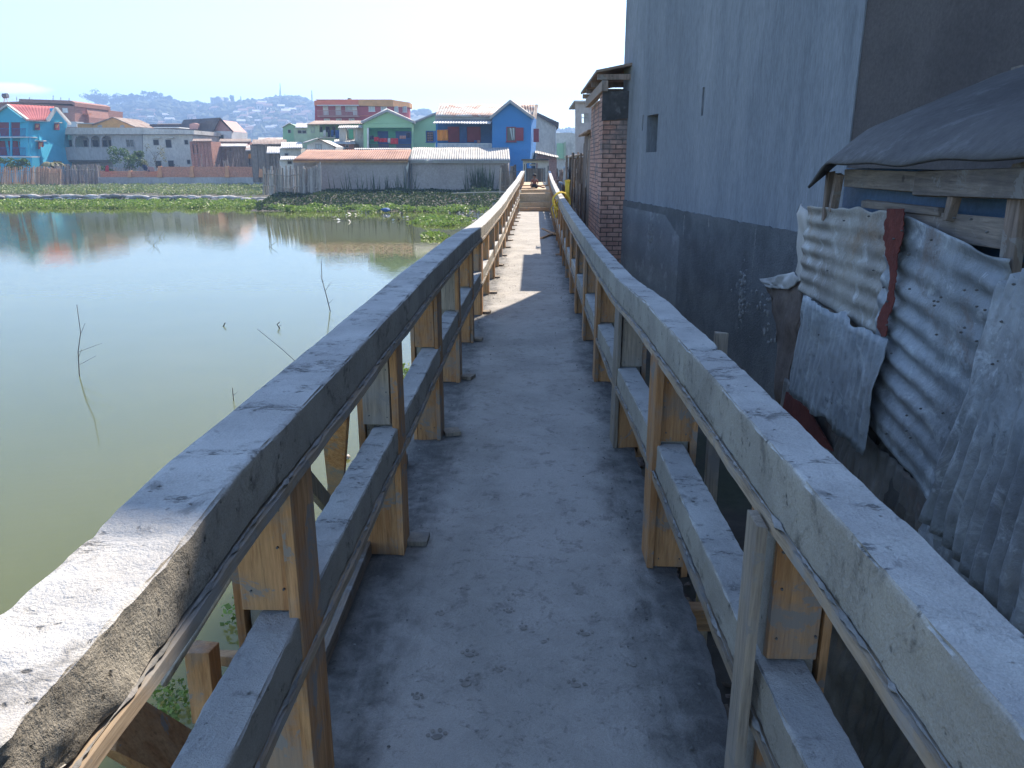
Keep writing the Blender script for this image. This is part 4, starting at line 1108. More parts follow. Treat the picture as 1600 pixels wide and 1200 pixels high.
def twin(x0, y0, x1, y1, k): 
    d = D + (x0 - 44) / 61 * 6.6
    a = W(x0, y1, d - .12); b = W(x1, y1, d + .75); c = W(x1, y0, d + .75); e = W(x0, y0, d - .12)
    f = MB().prism([a, b, c, e], (.02, -.16, 0)).build('window', 'maroon', th)
    MB().prism([a * .8 + b * .2 + Vector((0, 0, .12)), a * .2 + b * .8 + Vector((0, 0, .12)), e * .2 + c * .8 - Vector((0, 0, .12)), e * .8 + c * .2 - Vector((0, 0, .12))], (.03, -.20, 0)).build('pane', 'orange_plain', f)
    if k: MB().prism([e + Vector((-.3, -.5, .05)), c + Vector((.3, -.5, .05)), c + Vector((.3, .1, .05)), e + Vector((-.3, .1, .05))], (0, 0, .1)).build('window_hood', 'cream', f)
twin(55.5, 193, 62.5, 203, 0); twin(86, 193, 93, 203, 1); twin(60.5, 221.5, 68, 233, 1)

# --------------------------------------------------------- brick block behind
bb = house('brick_block', 'unfinished red brick block of flats behind the turquoise house', 60, 285, 120, 'building')
D = 120
MB().prism([W(x, y, D) for x, y in [(-60, 285), (117, 285), (117, 166), (30, 159.5), (-60, 162)]], (0, 14, 0)).build('wall', 'brickfar', bb)
slab(bb, 'roof_parapet', 'brickfar', [(29, 160), (112, 162.5), (117, 166), (117, 160), (110, 157), (30, 154.5)], D - .35, 10)
slab(bb, 'floor_band', 'brickorange', [(-20, 160.5), (29, 158.5), (29, 160.2), (-20, 162.5)], D - .4, .35)
opening(bb, 98.5, 169, 105.5, 176, D, 'white')  # white leaf painted in place of bright sky seen through the window
for i, (x, y) in enumerate(((38, 166), (56, 167), (76, 168))): opening(bb, x, y, x + 6, y + 5, D, 'dark')
MB().prism([W(x, y, D + 3) for x, y in [(117.2, 285), (140, 285), (139, 183), (135, 169), (119, 168)]], (0, 6, 0)).build('annex_wall', 'brickfar', bb)
slab(bb, 'annex_ledge', 'brickorange', rect(117.4, 177, 138, 179), D + 2, .9)
slab(bb, 'annex_wall', 'whitewall', rect(103, 190, 119.5, 198.5), D - 2, 1.9)
for x in (119, 127): opening(bb, x, 170, x + 5, 176, D + 3, 'dark')
for i, (x, y) in enumerate(((83, 149), (26, 151), (95, 152), (108, 153), (46, 152))):
    o = MB().tube([W(x, 157, D + 2), W(x, y, D + 2)], .04, 5).build('rebar', 'metal'); tag(o, 'bare steel rod sticking up from the brick block roof', 'rod', 'rods on the brick block roof')
tk = thing('water_tank', W(9, 160, D + 4), 'small dark tank on a white stand on the brick block roof', 'tank')
MB().tube([W(5, 150, D + 4), W(12, 149.5, D + 4)], .38, 10).build('tank', 'metal', tk)
MB().tube([W(6, 160, D + 4), W(8, 150, D + 4)], .07, 5).tube([W(12, 160, D + 4), W(9.5, 150, D + 4)], .07, 5).build('stand', 'white', tk)

# --------------------------------------------------------- orange gable house, dark roofed house
og = house('orange_house', 'orange gabled house just showing over the grey loggia house', 175, 285, 112)
D = 112
MB().prism([W(x, y, D) for x, y in [(146, 285), (209, 285), (209, 198), (176, 184), (146, 194)]], (0, 7, 0)).build('wall', 'orangewall', og)
MB().prism([W(x, y, D + .5) for x, y in [(121, 285), (145.8, 285), (145.8, 193.5), (121, 193.5)]], (0, 5, 0)).build('wall', 'orangewall', og)
slab(og, 'roof_slab', 'cream', rect(119, 192, 146, 193.4), D + .1, 6)
slab3(og, 'roof', 'tin_brown', [(144, 195.5, D - .3), (176, 183.8, D - .3), (176, 182.6, D - .3), (143, 194, D - .3)], (0, 7.5, 0))
slab3(og, 'roof', 'tin_brown', [(176.1, 183.8, D - .3), (211, 199.2, D - .3), (211, 197.6, D - .3), (176.1, 182.6, D - .3)], (0, 7.5, 0))
for x in (152, 187): slab(og, 'arch_window', 'greytrim', [(x, 199), (x + 8, 199), (x + 7, 196), (x + 4, 195), (x + 1, 196)], D - .04, .035)
dh = house('dark_roofed_house', 'white house with steep dark tiled roof and pinkish brick gable', 345, 285, 108)
D = 108
MB().prism([W(x, y, D) for x, y in [(329, 285), (362, 285), (362, 205), (329, 205)]], (0, 6, 0)).build('wall', 'whitewall', dh)
slab(dh, 'gable', 'pink', [(330, 204.8), (361, 204.8), (343.5, 187)], D, 6)
q = [W(278, 203, D + 2), W(328, 216, D - .6), W(344, 183.5, D - .6), W(287, 187, D + 3.5)]
MB().prism(q, (0, .1, -.12)).build('roof', 'darkroof', dh)
MB().prism([W(344, 183.5, D - .6), W(364.5, 205, D - .6), W(362, 205, D + 5), W(340, 184.5, D + 6)], (0, .05, -.12)).build('roof', 'darkroof', dh)
MB().prism([W(x, y, D + 2.5) for x, y in [(281, 285), (326, 285), (326, 214), (281, 204)]], (0, 3, 0)).build('side_wall', 'darkroof', dh)
opening(dh, 343, 211, 349, 218, D, 'dark')
slab(dh, 'dormer', 'pink', [(296, 202), (309, 202), (309, 194), (302, 192), (296, 194)], D - .2, 1.5)
dk = house('dark_roofed_house', 'low dark-roofed building far behind the loggia house', 260, 285, 118)
body(dk, 245, 285, 194, 285, 118, 5, 'darkroof'); roof(dk, 'darkroof', ((243, 199, 117.6), (287, 199, 117.6), (285, 193, 121), (246, 193, 121)))

# --------------------------------------------------------- shanties
def shack(label, x0, x1, yb, ye, yt, D, dep, wall, roofm, openings=(), tilt=0, cat='shack', slats=0):
    r_ = house('shack', label, (x0 + x1) / 2, yb, D, cat)
    a = W(x0, yb, D); b = W(x1, ye, D)
    MB().prism([(a.x, D, a.z), (b.x, D, a.z), (b.x, D, b.z + tilt), (a.x, D, b.z)], (0, dep, 0)).build('wall', wall, r_)
    if slats:
        mb = MB(); rr = random.Random(int(x0 * 7))
        for i in range(slats):
            x = a.x + (b.x - a.x) * (i + .5) / slats; w_ = (b.x - a.x) / slats * .42
            mb.box((x - w_, D - .05, a.z), (x + w_, D - .003, b.z - rr.uniform(0, .15)))
        mb.build('boarding', wall, r_)
    roof(r_, roofm, ((x0 - 2.5, ye - .5, D - .45), (x1 + 2.5, ye - .5 - tilt * 12, D - .45), (x1 + 1.5, yt - tilt * 8, D + dep), (x0 - 1, yt, D + dep)), .16, .02)
    for q in openings: opening(r_, *q, D)
    return r_
shack('leaning plank shack beside the grey loggia house', 303, 329, 285, 221, 217, 93, 3, 'brickfar', 'tin_brown', ((303, 226, 308, 240),), slats=6)
shack('wide zinc-walled shack under a whitish tin roof', 320, 385, 285, 229, 224.5, 96, 3, 'tin_brown', 'tin_light', ((358, 231, 362, 236),), slats=14)
shack('brown-gabled shack behind the zinc-walled one', 345, 390, 285, 222, 217, 100, 3, 'pink', 'tin_brown', ())
shack('dark open-fronted shack with washing hung before it', 386, 418, 285, 236, 226, 91, 3, 'plankz', 'tin_mixed', ((390, 244, 396, 258),), slats=5)
shack('low patch-roofed shack left of the green verandah house', 396, 446, 285, 226, 218, 88, 4, 'plankz', 'tin_brown', slats=5)
shack('sagging shack of boards just left of the palings', 419, 447, 285, 240, 229, 76, 3, 'plankz', 'tin_light', ((424, 246, 430, 256),), slats=6)
shack('tan mud-walled shack at the left end of the rust-roofed garage', 441, 470, 285, 232, 222, 70, 3, 'cream', 'tin_light', ((446, 240, 450, 246),))
shack('little lean-to with purple rag over its window behind the palings', 440, 462, 295, 250, 244, 60, 1.6, 'whitewall', 'tin_light', ((450, 252, 456, 256),))
shack('rusty low shed roof behind the shanties', 405, 470, 285, 224, 215, 98, 4, 'plankz', 'tin_mixed')
wh = house('small_gabled_house', 'small white gabled house with one grey window above the rust-roofed garage', 500, 275, 64)
D = 64
MB().prism([W(x, y, D) for x, y in [(480, 275), (522, 275), (522, 229), (497, 218), (480, 226)]], (0, 5, 0)).build('wall', 'whitewall', wh)
roof(wh, 'tin_light', ((474, 224, D - .5), (474, 223, D + 5), (496, 216.5, D + 5.2), (497, 217, D - .5)))
roof(wh, 'tin_brown', ((525, 230, D + 5), (525, 230.5, D - .5), (497, 217, D - .5), (496, 216.5, D + 5.2)))
window(wh, 494.5, 226, 501.5, 232.5, D, 'greytrim', 'grey_cloth', 1)
shack('brick hut with bright white tin roof above the rust-roofed garage', 524, 553, 275, 225, 218, 68, 3.5, 'brickfar', 'tin_light', ((541, 227, 544, 230),))
ss_ = shack('narrow white tin lean-to behind the garage ridge', 556, 640, 275, 233.5, 231.5, 60, 1.2, 'whitewall', 'tin_light')
# scrap poles around the shacks
mb = MB(); rr = random.Random(8)
for i in range(60):
    x = rr.uniform(300, 450); D = rr.uniform(74, 84) if x > 416 else rr.uniform(89, 95); y = rr.uniform(238, 262)
    a = W(x, 283, D); b = W(x + rr.uniform(-7, 7), y, D + rr.uniform(-.5, .5)); mb.tube([a, b], rr.uniform(.02, .05), 4)
tag(mb.build('scrap_poles', 'stake'), 'thicket of scrap poles and sticks standing among the shanties', 'poles', kind='stuff')
def cloth(label, pts, D, mat, group=None):
    q = [W(x, y, D) for x, y in pts]; mb = MB()
    def fn(u, v):
        p = q[0] * (1 - u) * (1 - v) + q[1] * u * (1 - v) + q[2] * u * v + q[3] * (1 - u) * v
        return p + Vector((0, .06 * math.sin(u * 14 + pts[0][0]) * (1 - v * .4), 0))
    o = mb.grid(fn, 14, 6).build('hanging_cloth', mat, smooth=True); m_ = o.modifiers.new('t', 'SOLIDIFY'); m_.thickness = .012
    return tag(o, label, 'cloth', group)
cloth('orange cloth hung up among the shanties', [(388, 248), (396, 247), (395.5, 240), (388.5, 240.5)], 88.6, 'orange_cloth')
cloth('large pale grey sheet hung beside the orange cloth', [(401, 256), (412, 257), (412.5, 243), (398.5, 241.5)], 88.6, 'grey_cloth')
cloth('red garment hanging on the low end of the brick wall', [(164, 268), (170, 268), (169, 258), (165, 259)], 87.6, 'red_cloth')
cloth('dark garment draped over the brick wall', [(225, 266), (234, 268), (228, 257), (222, 258)], 87.6, 'navy_cloth')
cloth('faded pink cloth spread on the brick wall', [(229, 268), (242, 268), (240, 261), (231, 260)], 87.6, 'pink')

# --------------------------------------------------------- pale green houses
gf = house('green_gabled_hut', 'tiny green gabled house far left of the verandah row', 455, 275, 96)
D = 96
MB().prism([W(x, y, D) for x, y in [(442, 275), (464, 275), (464, 198), (452, 193), (442, 199)]], (0, 5, 0)).build('wall', 'green', gf)
roof(gf, 'tin_light', ((440.5, 199.5, D - .4), (440.5, 199, D + 5), (452, 192, D + 5), (452, 192.5, D - .4)))
roof(gf, 'tin_light', ((466, 199, D + 5), (466, 199.5, D - .4), (452, 192.5, D - .4), (452, 192, D + 5)))
opening(gf, 450.5, 203, 454, 207.5, D, 'dark')
shack('low pale building with dark verandah between the two green houses', 464, 482, 275, 200, 193, 92, 4, 'palegreen', 'tin_light', ((466, 204, 471, 208), (473, 204, 478, 208)), cat='house')
vg = house('verandah_house', 'washed-green two-storey house with washing on its verandah', 520, 275, 74)
D = 74
slab(vg, 'wall', 'palegreen', rect(480, 194, 499, 275), D, .3)
slab(vg, 'back_wall', 'green', rect(497, 193, 572, 275), D + 2, 3)
slab(vg, 'verandah_floor', 'cream', rect(499.2, 214, 530, 216), D, 2); slab(vg, 'parapet', 'palegreen', rect(499.2, 206.5, 515, 213.8), D, .15)
slab(vg, 'lower_wall', 'palegreen', rect(499.2, 216.2, 530, 275), D + .2, 1.7)
roof(vg, 'tin_brown', ((479, 194.5, D - .4), (574, 193.5, D - .4), (575, 188.5, D + 5), (492, 188.5, D + 5)))
opening(vg, 487, 198, 490, 206, D, 'palegreen')
for x0, x1 in ((500, 503), (510, 515), (520, 524), (531, 534)): opening(vg, x0, 198, x1, 211, D + 1.98, 'dark')
for i, (x, m_) in enumerate(((505, 'whitewall'), (512, 'navy_cloth'), (517, 'bluedoor'), (524, 'bluedoor'))):
    cloth(('white washing on the washed-green verandah', 'black washing on the washed-green verandah', 'blue washing nearest the black piece on the verandah', 'large blue sheet on the verandah')[i], [(x, 214 if i < 3 else 216), (x + (4 if i < 3 else 6), 214 if i < 3 else 216), (x + (4 if i < 3 else 6), 203), (x, 203)], D - .1, m_)
aw = house('porch_house', 'cream porch with white flat awning and turquoise door', 548, 275, 70)
D = 70
roof(aw, 'tin_light', ((528, 199.5, D - 1.2), (566, 199, D - 1.2), (567, 196, D + .8), (531, 196.5, D + .8)))
slab(aw, 'wall', 'cream', rect(531, 199.5, 541, 275), D, .3); slab(aw, 'wall', 'cream', rect(554, 199.5, 568, 275), D, .3)
slab(aw, 'back_wall', 'cream', rect(541.2, 199.5, 553.8, 275), D + 1.2, .3)
door(aw, 545, 203, 551, 217, D + 1.18, 'teal')
for x in (530, 556): slab(aw, 'porch_post', 'cream', rect(x, 200, x + 1.4, 222), D - 1.0, .12)
opening(aw, 541.5, 204, 544, 216, D + 1.18, 'dark')
gg = house('green_gabled_house', 'pale green gabled house with teal verandah and washing line above the garages', 605, 275, 67)
D = 67
MB().prism([W(568, 192.5, D), W(645, 192.5, D), W(645, 190, D), W(604.5, 173.5, D), W(568, 190, D)], (0, .3, 0)).build('gable', 'green', gg)
slab(gg, 'gable_beam', 'green', rect(568, 192.7, 645, 199.5), D, .3)
slab(gg, 'pier', 'white', rect(573.5, 199.7, 575.8, 275), D - .05, .25); slab(gg, 'pier', 'green', rect(568, 199.7, 573.3, 275), D, .3); slab(gg, 'pier', 'green', rect(643, 199.7, 645, 275), D, .3)
slab(gg, 'back_wall', 'teal', rect(568, 192, 645, 275), D + 1.8, 4)
slab(gg, 'side_wall', 'green', rect(568, 199.7, 569, 275), D + .32, 1.45)
slab(gg, 'verandah_floor', 'stone', rect(576, 231.5, 643, 233), D, 1.78)
door(gg, 592, 206, 605.5, 231, D + 1.78, 'bluedoor'); door(gg, 620, 206, 642, 231, D + 1.78, 'bluedoor')
rail_bars(gg, 576, 226, 643, 231.3, D + .12, 34, 'metal', .018)
slab3(gg, 'verge', 'greytrim', [(565.5, 193, D - .25), (604.5, 174.5, D - .25), (604.5, 171.3, D - .25), (564, 191.5, D - .25)], (0, .6, 0))
slab3(gg, 'verge', 'greytrim', [(604.6, 174.5, D - .25), (647.5, 193, D - .25), (648, 190, D - .25), (604.6, 171.3, D - .25)], (0, .6, 0))
roof(gg, 'tin_light', ((647.5, 190.2, D + 5), (647.5, 190, D + .1), (604.6, 171.5, D + .1), (604.6, 170, D + 5)))
roof(gg, 'tin_light', ((564, 191.5, D + .1), (564, 190.5, D + 5), (604.5, 170, D + 5), (604.5, 171.5, D + .1)))
ln_ = MB().tube([W(576, 208 + (8 if 0 else 0), D - .4)] + [W(576 + 66 * k / 12, 210 + 8 * math.sin(math.pi * k / 12) * (1 if k < 12 else 1) - 5 * (k / 12), D - .4) for k in range(1, 13)], .012, 4).build('washing_line', 'metal'); tag(ln_, 'sagging washing line across the green gabled house', 'line')
for x0, x1, yt, h_, m_, l in ((578, 584, 212, 6, 'navy_cloth', 'navy garment at the left end of the washing line'), (584.5, 592, 214, 7, 'red_cloth', 'crimson garment second from the left on the washing line'), (592.5, 605, 216, 6, 'red_cloth', 'long crimson cloth in the middle of the washing line'), (606, 609.5, 216, 7, 'white', 'narrow white cloth on the washing line'), (610, 622, 216, 9, 'red_cloth', 'broad red cloth right of the white one on the line'), (624, 634, 212, 5, 'pink', 'small pinkish cloth near the right end of the line'), (635, 641, 207, 8, 'navy_cloth', 'navy garment at the right end of the washing line')):
    cloth(l, [(x0, yt + h_), (x1, yt + h_), (x1, yt), (x0, yt)], D - .4, m_)
gs = house('green_side_house', 'pale green house end with blue grilled window next to the blue house', 665, 275, 68.5)
D = 68.5
MB().prism([W(x, y, D) for x, y in [(645.3, 275), (690, 275), (690, 176), (683, 176), (645.3, 192)]], (0, 5, 0)).build('wall', 'green', gs)
slab3(gs, 'verge', 'greytrim', [(644, 193.5, D - .3), (684, 177, D - .3), (684, 174, D - .3), (643, 191, D - .3)], (0, 5.5, 0))
w_ = window(gs, 667, 205.5, 677, 221, D, 'bluedoor', 'dark', 1)
MB().prism([W(661, 222, D - .2)], (0, 0, 0)) if False else None
mb = MB()
for i in range(4):
    for j in range(3): 
        a = W(669 + j * 3, 208 + i * 3.8, D - .06); mb.blob(a, (.05, .02, .08), 1, 0, 1, 0)
mb.build('grille', 'pink', w_)
slab(gs, 'shutter', 'bluedoor', rect(678.5, 204, 683, 222), D - .2, .05)

# --------------------------------------------------------- bright blue house
bh2 = house('blue_house', 'bright blue house with gabled wing, maroon shutters and stained tin roof', 760, 300, 60)
D = 60
slab(bh2, 'gable_wing', 'blue', [(769, 300), (826.5, 300), (830.5, 184), (797, 158.5), (769, 184)], D, .3)
# wing's side wall turns the corner to the right
MB().prism([W(826.5, 300, D), W(830.5, 184, D), W(838, 184, D + 4.6), W(836, 300, D + 4.6)], (-.3, .05, 0)).build('wing_side_wall', 'blue', bh2)
MB().prism([W(769, 300, D + .3), W(769, 184, D + .3), W(769, 184, D + 3), W(769, 300, D + 3)], (.25, 0, 0)).build('wing_side_wall', 'blue', bh2)
slab(bh2, 'back_wall', 'bluedk', rect(681, 186, 769, 300), D + 2.4, 2.5)
slab(bh2, 'verandah_floor', 'stone', rect(680, 230.5, 768.8, 232.5), D + .4, 1.98)
slab(bh2, 'side_pier', 'blue', rect(681, 191, 683.5, 230), D + .4, .25)
slab(bh2, 'lower_wall', 'bluedk', rect(681, 232.7, 768.8, 300), D + .5, 1.7)
rail_bars(bh2, 680, 224.5, 768, 230.3, D + .45, 44, 'white', .03)
for x0, x1 in ((701, 717), (731, 750)): door(bh2, x0, 199, x1, 222, D + 2.38, 'maroon')
door(bh2, 719, 199, 728.5, 230, D + 2.38, 'bluedoor')
slab(bh2, 'fascia', 'greytrim', rect(680, 182, 768.6, 187), D + .3, .15)
roof(bh2, 'tin_mixed', ((680, 181.5, D + .1), (770, 182, D + .1), (790, 164, D + 4), (687, 162.5, D + 4)), .2, .02)
roof(bh2, 'tin_light', ((676, 192.5, D - .9), (766, 193, D - .9), (768.5, 188, D + .28), (682, 187.5, D + .28)), .2, .02, name='awning')
slab3(bh2, 'verge', 'greytrim', [(766, 186.5, D - .35), (797, 160.5, D - .35), (797, 156, D - .35), (764, 184, D - .35)], (0, .6, 0))
slab3(bh2, 'verge', 'greytrim', [(797.05, 160.5, D - .35), (833, 186.5, D - .35), (835, 183.5, D - .35), (797.05, 156, D - .35)], (0, .6, 0))
roof(bh2, 'tin_mixed', ((835, 183.8, D + 4.5), (835, 184, D + .2), (797.1, 156.5, D + .2), (801, 158, D + 4.5)), .2, .02)
roof(bh2, 'tin_mixed', ((764, 184.5, D + .2), (766, 184, D + 4.5), (801, 158, D + 4.5), (797, 156.5, D + .2)), .2, .02)
roof(bh2, 'tin_mixed', ((812, 180, D + 4.2), (838, 184, D + 4.2), (838, 163.5, D + 5.6), (802, 163, D + 5.6)), .2, .02)
slab3(bh2, 'verge', 'tin_brown', [(835.5, 186, D + 3.2), (839, 163, D + 5.4), (836, 163, D + 5.4), (831.5, 184, D + 3.2)], (.12, .2, 0))
window(bh2, 792.5, 199.5, 805, 220, D, 'maroon', 'glass', 0, [(806, 818)])
o = cloth('white curtain showing in the maroon-framed window of the blue wing', [(799, 219), (805, 219), (805, 200), (795, 200)], D - .045, 'grey_cloth')
m2 = MB().prism([W(833.5, 201, D + 1.0), W(842, 201, D + 1.2), W(842, 222, D + 1.2), W(833.5, 222, D + 1.0)], (0, .05, 0)); m2.build('shutter', 'maroon', bh2)
cloth('orange cloth hung on the blue house verandah', [(683.5, 220), (700.5, 219.5), (700, 202.5), (683, 203)], D + .35, 'orange_cloth')
for i, (x, m_) in enumerate(((741, 'bluedoor'), (746, 'pink'))):
    cloth(('small blue washing on the white balustrade', 'small pink washing on the white balustrade')[i], [(x, 224), (x + 4, 224), (x + 4, 219), (x, 219)], D + .4, m_)

# --------------------------------------------------------- grey house behind, ochre wall, hut and right-hand jumble
gh = house('grey_gabled_house', 'plain grey rendered house end behind the blue house', 855, 300, 70)
D = 70
MB().prism([W(x, y, D) for x, y in [(836, 300), (869, 300), (869, 194), (838, 177), (836, 178)]], (0, 6, 0)).build('wall', 'cream', gh)
slab3(gh, 'verge', 'darkroof', [(836, 178.5, D - .3), (873, 199, D - .3), (873.5, 191.5, D - .3), (837, 174.5, D - .3)], (0, 6.5, 0))
slab(gh, 'downpipe', 'white', rect(868, 198, 869, 243), D - .1, .08); slab(gh, 'lamp_box', 'stone', rect(863, 192, 866, 195), D - .3, .28)
lo = house('lean_to', 'low brick lean-to with dark sloping roof at the foot of the grey house', 855, 300, 62, 'shed')
MB().prism([W(x, y, 62) for x, y in [(838, 300), (870, 300), (870, 246), (838, 240)]], (0, 3, 0)).build('wall', 'brickfar', lo)
roof(lo, 'tin_dark', ((836, 239, 61.5), (873, 246.5, 61.5), (872, 243, 65), (836, 235, 65)), .2, .015)
oc = house('ochre_house', 'distant pale ochre wall with a green gate right of the grey house', 884, 300, 85)
MB().prism([W(x, y, 85) for x, y in [(868, 300), (905, 300), (905, 210), (890, 207), (868, 208)]], (0, 6, 0)).build('wall', 'cream', oc)
slab(oc, 'gate', 'green', rect(870, 224, 881, 248), 84.7, .25); slab(oc, 'post', 'palegreen', rect(881.5, 222, 884, 250), 84.6, .3)
ch = house('unfinished_house', 'small unfinished concrete house with open window behind the brick house', 910, 300, 36)
D = 36
mb = MB()
for q in ([(899, 300), (921, 300), (921, 192), (899, 192)], [(899, 191.9), (909, 191.9), (909, 177.5), (899, 177.5)], [(919.5, 191.9), (921, 191.9), (921, 177.5), (919.5, 177.5)], [(899, 177.4), (921, 177.4), (921, 160), (899, 160)]): mb.prism([W(x, y, D) for x, y in q], (0, .25, 0))
mb.prism([W(921.2, 300, D), W(921.2, 160, D), W(960, 160, D), W(960, 300, D)], (0, 4, 0)); mb.build('wall', 'greywall', ch)
slab(ch, 'roof_slab', 'greywall', rect(897, 157, 962, 159.8), D - .2, 5); slab(ch, 'cross_beam', 'greywall', rect(909.3, 183.5, 919.3, 184.6), D + .1, .1); slab(ch, 'mullion', 'greywall', rect(914, 177.6, 914.7, 191.8), D + .05, .04)
ht = house('privy_hut', 'small whitewashed hut with grey plank door at the end of the walkway', 838, 292, 41, 'hut')
D = 41
mb = MB()
for q in ([(817, 294), (822.5, 294), (822.5, 251), (817, 251)], [(840, 294), (857, 294), (857, 251), (840, 251)], [(822.6, 255), (839.9, 255), (839.9, 251), (822.6, 251)]): mb.prism([W(x, y, D) for x, y in q], (0, .15, 0))
mb.prism([W(817, 294, D + .16), W(817, 251, D + .16), W(817, 251, D + 1.6), W(817, 294, D + 1.6)], (.1, 0, 0)); mb.prism([W(855, 294, D + .16), W(855, 251, D + .16), W(855, 251, D + 1.6), W(855, 294, D + 1.6)], (.1, 0, 0))
mb.build('wall', 'whitewall', ht)
slab(ht, 'roof', 'tin_dark', [(814, 251), (858, 250.5), (858, 248), (815, 248.5)], D - .4, 2.4)
slab(ht, 'door', 'metal', rect(823, 263, 849, 294), D - .08, .06)
mb = MB()
for k in range(6): mb.prism([W(x, y, D - .12) for x, y in rect(824 + k * 4.2, 264, 827.4 + k * 4.2, 293)], (0, .035, 0))
mb.build('door_board', 'plankz', ht)
slab(ht, 'white_bucket', 'white', rect(827, 256.5, 836, 259), D + .3, .2)
for x in (819, 822, 851, 856): 
    o = MB().tube([W(x, 296, D - 1.2), W(x + .4, 256 + (x % 3) * 3, D - 1.2)], .025, 5).build('thin_pole', 'metal'); tag(o, 'thin dark pole standing in front of the whitewashed hut', 'pole', 'poles before the hut')
o = MB().tube([W(780, 268, 42), W(800, 268.6, 42), W(822, 268, 42)], .015, 4).build('wire', 'metal'); tag(o, 'thin wire strung to the whitewashed hut from the plank fence', 'wire')
o = MB().tube([P(706, 302, Y=38), P(770, 300, Y=36), P(797, 300.5, Y=34)], .025, 5).build('bamboo_pole', 'stake'); tag(o, 'bamboo pole lying level toward the left rail over the bank', 'pole')
o = MB().tube([P(781, 303, Y=39), P(783, 262, Y=39)], .03, 5).build('thin_pole', 'stake'); tag(o, 'upright thin stick at the left side of the plank fence', 'pole')
# right-hand huts along the walkway
def rhut(label, x0, Y0, Y1, zt, wall, roofm, dx=2.2, zb=-1.0, over=.15, rise=.35):
    r_ = thing('shack', (x0 + dx / 2, (Y0 + Y1) / 2, zb), label, 'shack')
    MB().box((x0, Y0, zb), (x0 + dx, Y1, zt)).build('wall', wall, r_)
    mb = MB(); rr = random.Random(int(Y0 * 10)); y = Y0 + .05
    while y < Y1 - .1:
        w_ = rr.uniform(.09, .2); mb.box((x0 - .03, y, zb), (x0 - .003, min(y + w_, Y1), zt - rr.uniform(0, .2))); y += w_ + rr.uniform(.01, .05)
    x = x0 + .03
    while x < x0 + dx - .1:
        w_ = rr.uniform(.09, .2); mb.box((x, Y0 - .03, zb), (min(x + w_, x0 + dx), Y0 - .003, zt - rr.uniform(0, .2))); x += w_ + rr.uniform(.01, .05)
    mb.build('boarding', 'plankz', r_)
    q = [Vector((x0 - over, Y0 - .2, zt + .02)), Vector((x0 - over, Y1 + .1, zt + .02)), Vector((x0 + dx, Y1 + .1, zt + rise)), Vector((x0 + dx, Y0 - .2, zt + rise))]
    def fn(u, v):
        p = q[0] * (1 - u) * (1 - v) + q[1] * u * (1 - v) + q[2] * u * v + q[3] * (1 - u) * v
        return p + Vector((0, 0, .018 * math.cos(2 * math.pi * u * (Y1 - Y0) / .1) + .02 * nz(u * 9, v * 5, Y0)))
    o = MB().grid(fn, int((Y1 - Y0) / .1 * 6), 8).build('roof', roofm, r_, smooth=True); solid(o, .01)
    return r_
rhut('tall dark board shack directly beyond the small brick house', 1.32, 17.4, 20.6, 2.25, 'plankz', 'tin_brown')
rhut('lower board shack with rusty edge, second beyond the brick house', 1.15, 21.0, 24.6, 1.75, 'plankz', 'tin_mixed')
rhut('low whitish-roofed shack, third beyond the brick house', 1.35, 25.0, 28.2, 1.35, 'plankz', 'tin_light')
rhut('farthest low tin-roofed shack on the right near the hut', 1.25, 29.0, 33.5, 1.25, 'brickfar', 'tin_brown', 2.2, -.6)
mb = MB(); rr = random.Random(12)
for i in range(70):
    Y = rr.uniform(17, 34); x = rr.uniform(.95, 1.2) ; zt = rr.uniform(.5, 1.9) if Y < 24 else rr.uniform(.7, 1.4)
    mb.tube([(x, Y, -1.0), (x + rr.uniform(-.12, .12), Y + rr.uniform(-.3, .3), zt)], rr.uniform(.015, .04), 5)
for i in range(16):
    Y = rr.uniform(17, 32); z = rr.uniform(.3, 1.5); mb.tube([(1.05 + rr.uniform(-.1, .1), Y, z), (1.1 + rr.uniform(-.1, .1), Y + rr.uniform(.8, 2.5), z + rr.uniform(-.2, .2))], rr.uniform(.015, .03), 5)
tag(mb.build('scrap_poles', 'plankz'), 'scrap poles and branches stacked along the shacks right of the walkway', 'poles', kind='stuff')
cl = MB()
def rag(label, X, Y0, Y1, z0, z1, mat):
    def fn(u, v): return (X + .05 * math.sin(u * 11 + Y0) + .03 * nz(u * 4, v * 4, Y0), Y0 + (Y1 - Y0) * u, z0 + (z1 - z0) * v + .06 * math.sin(u * 3.1) * v)
    o = MB().grid(fn, 18, 8).build('hanging_cloth', mat, smooth=True); m_ = o.modifiers.new('t', 'SOLIDIFY'); m_.thickness = .015; tag(o, label, 'cloth')
rag('grey-blue tarpaulin slung on the poles before the second board shack', .95, 21.5, 23.4, 1.0, 1.45, 'tin_blue')
rag('yellow bag hanging on the poles by the tall board shack', .88, 19.6, 19.9, .75, 1.15, 'rope')
rag('dark blue tarpaulin slung low by the low whitish-roofed shack', .95, 25.0, 27.5, .55, .95, 'bluetarp')

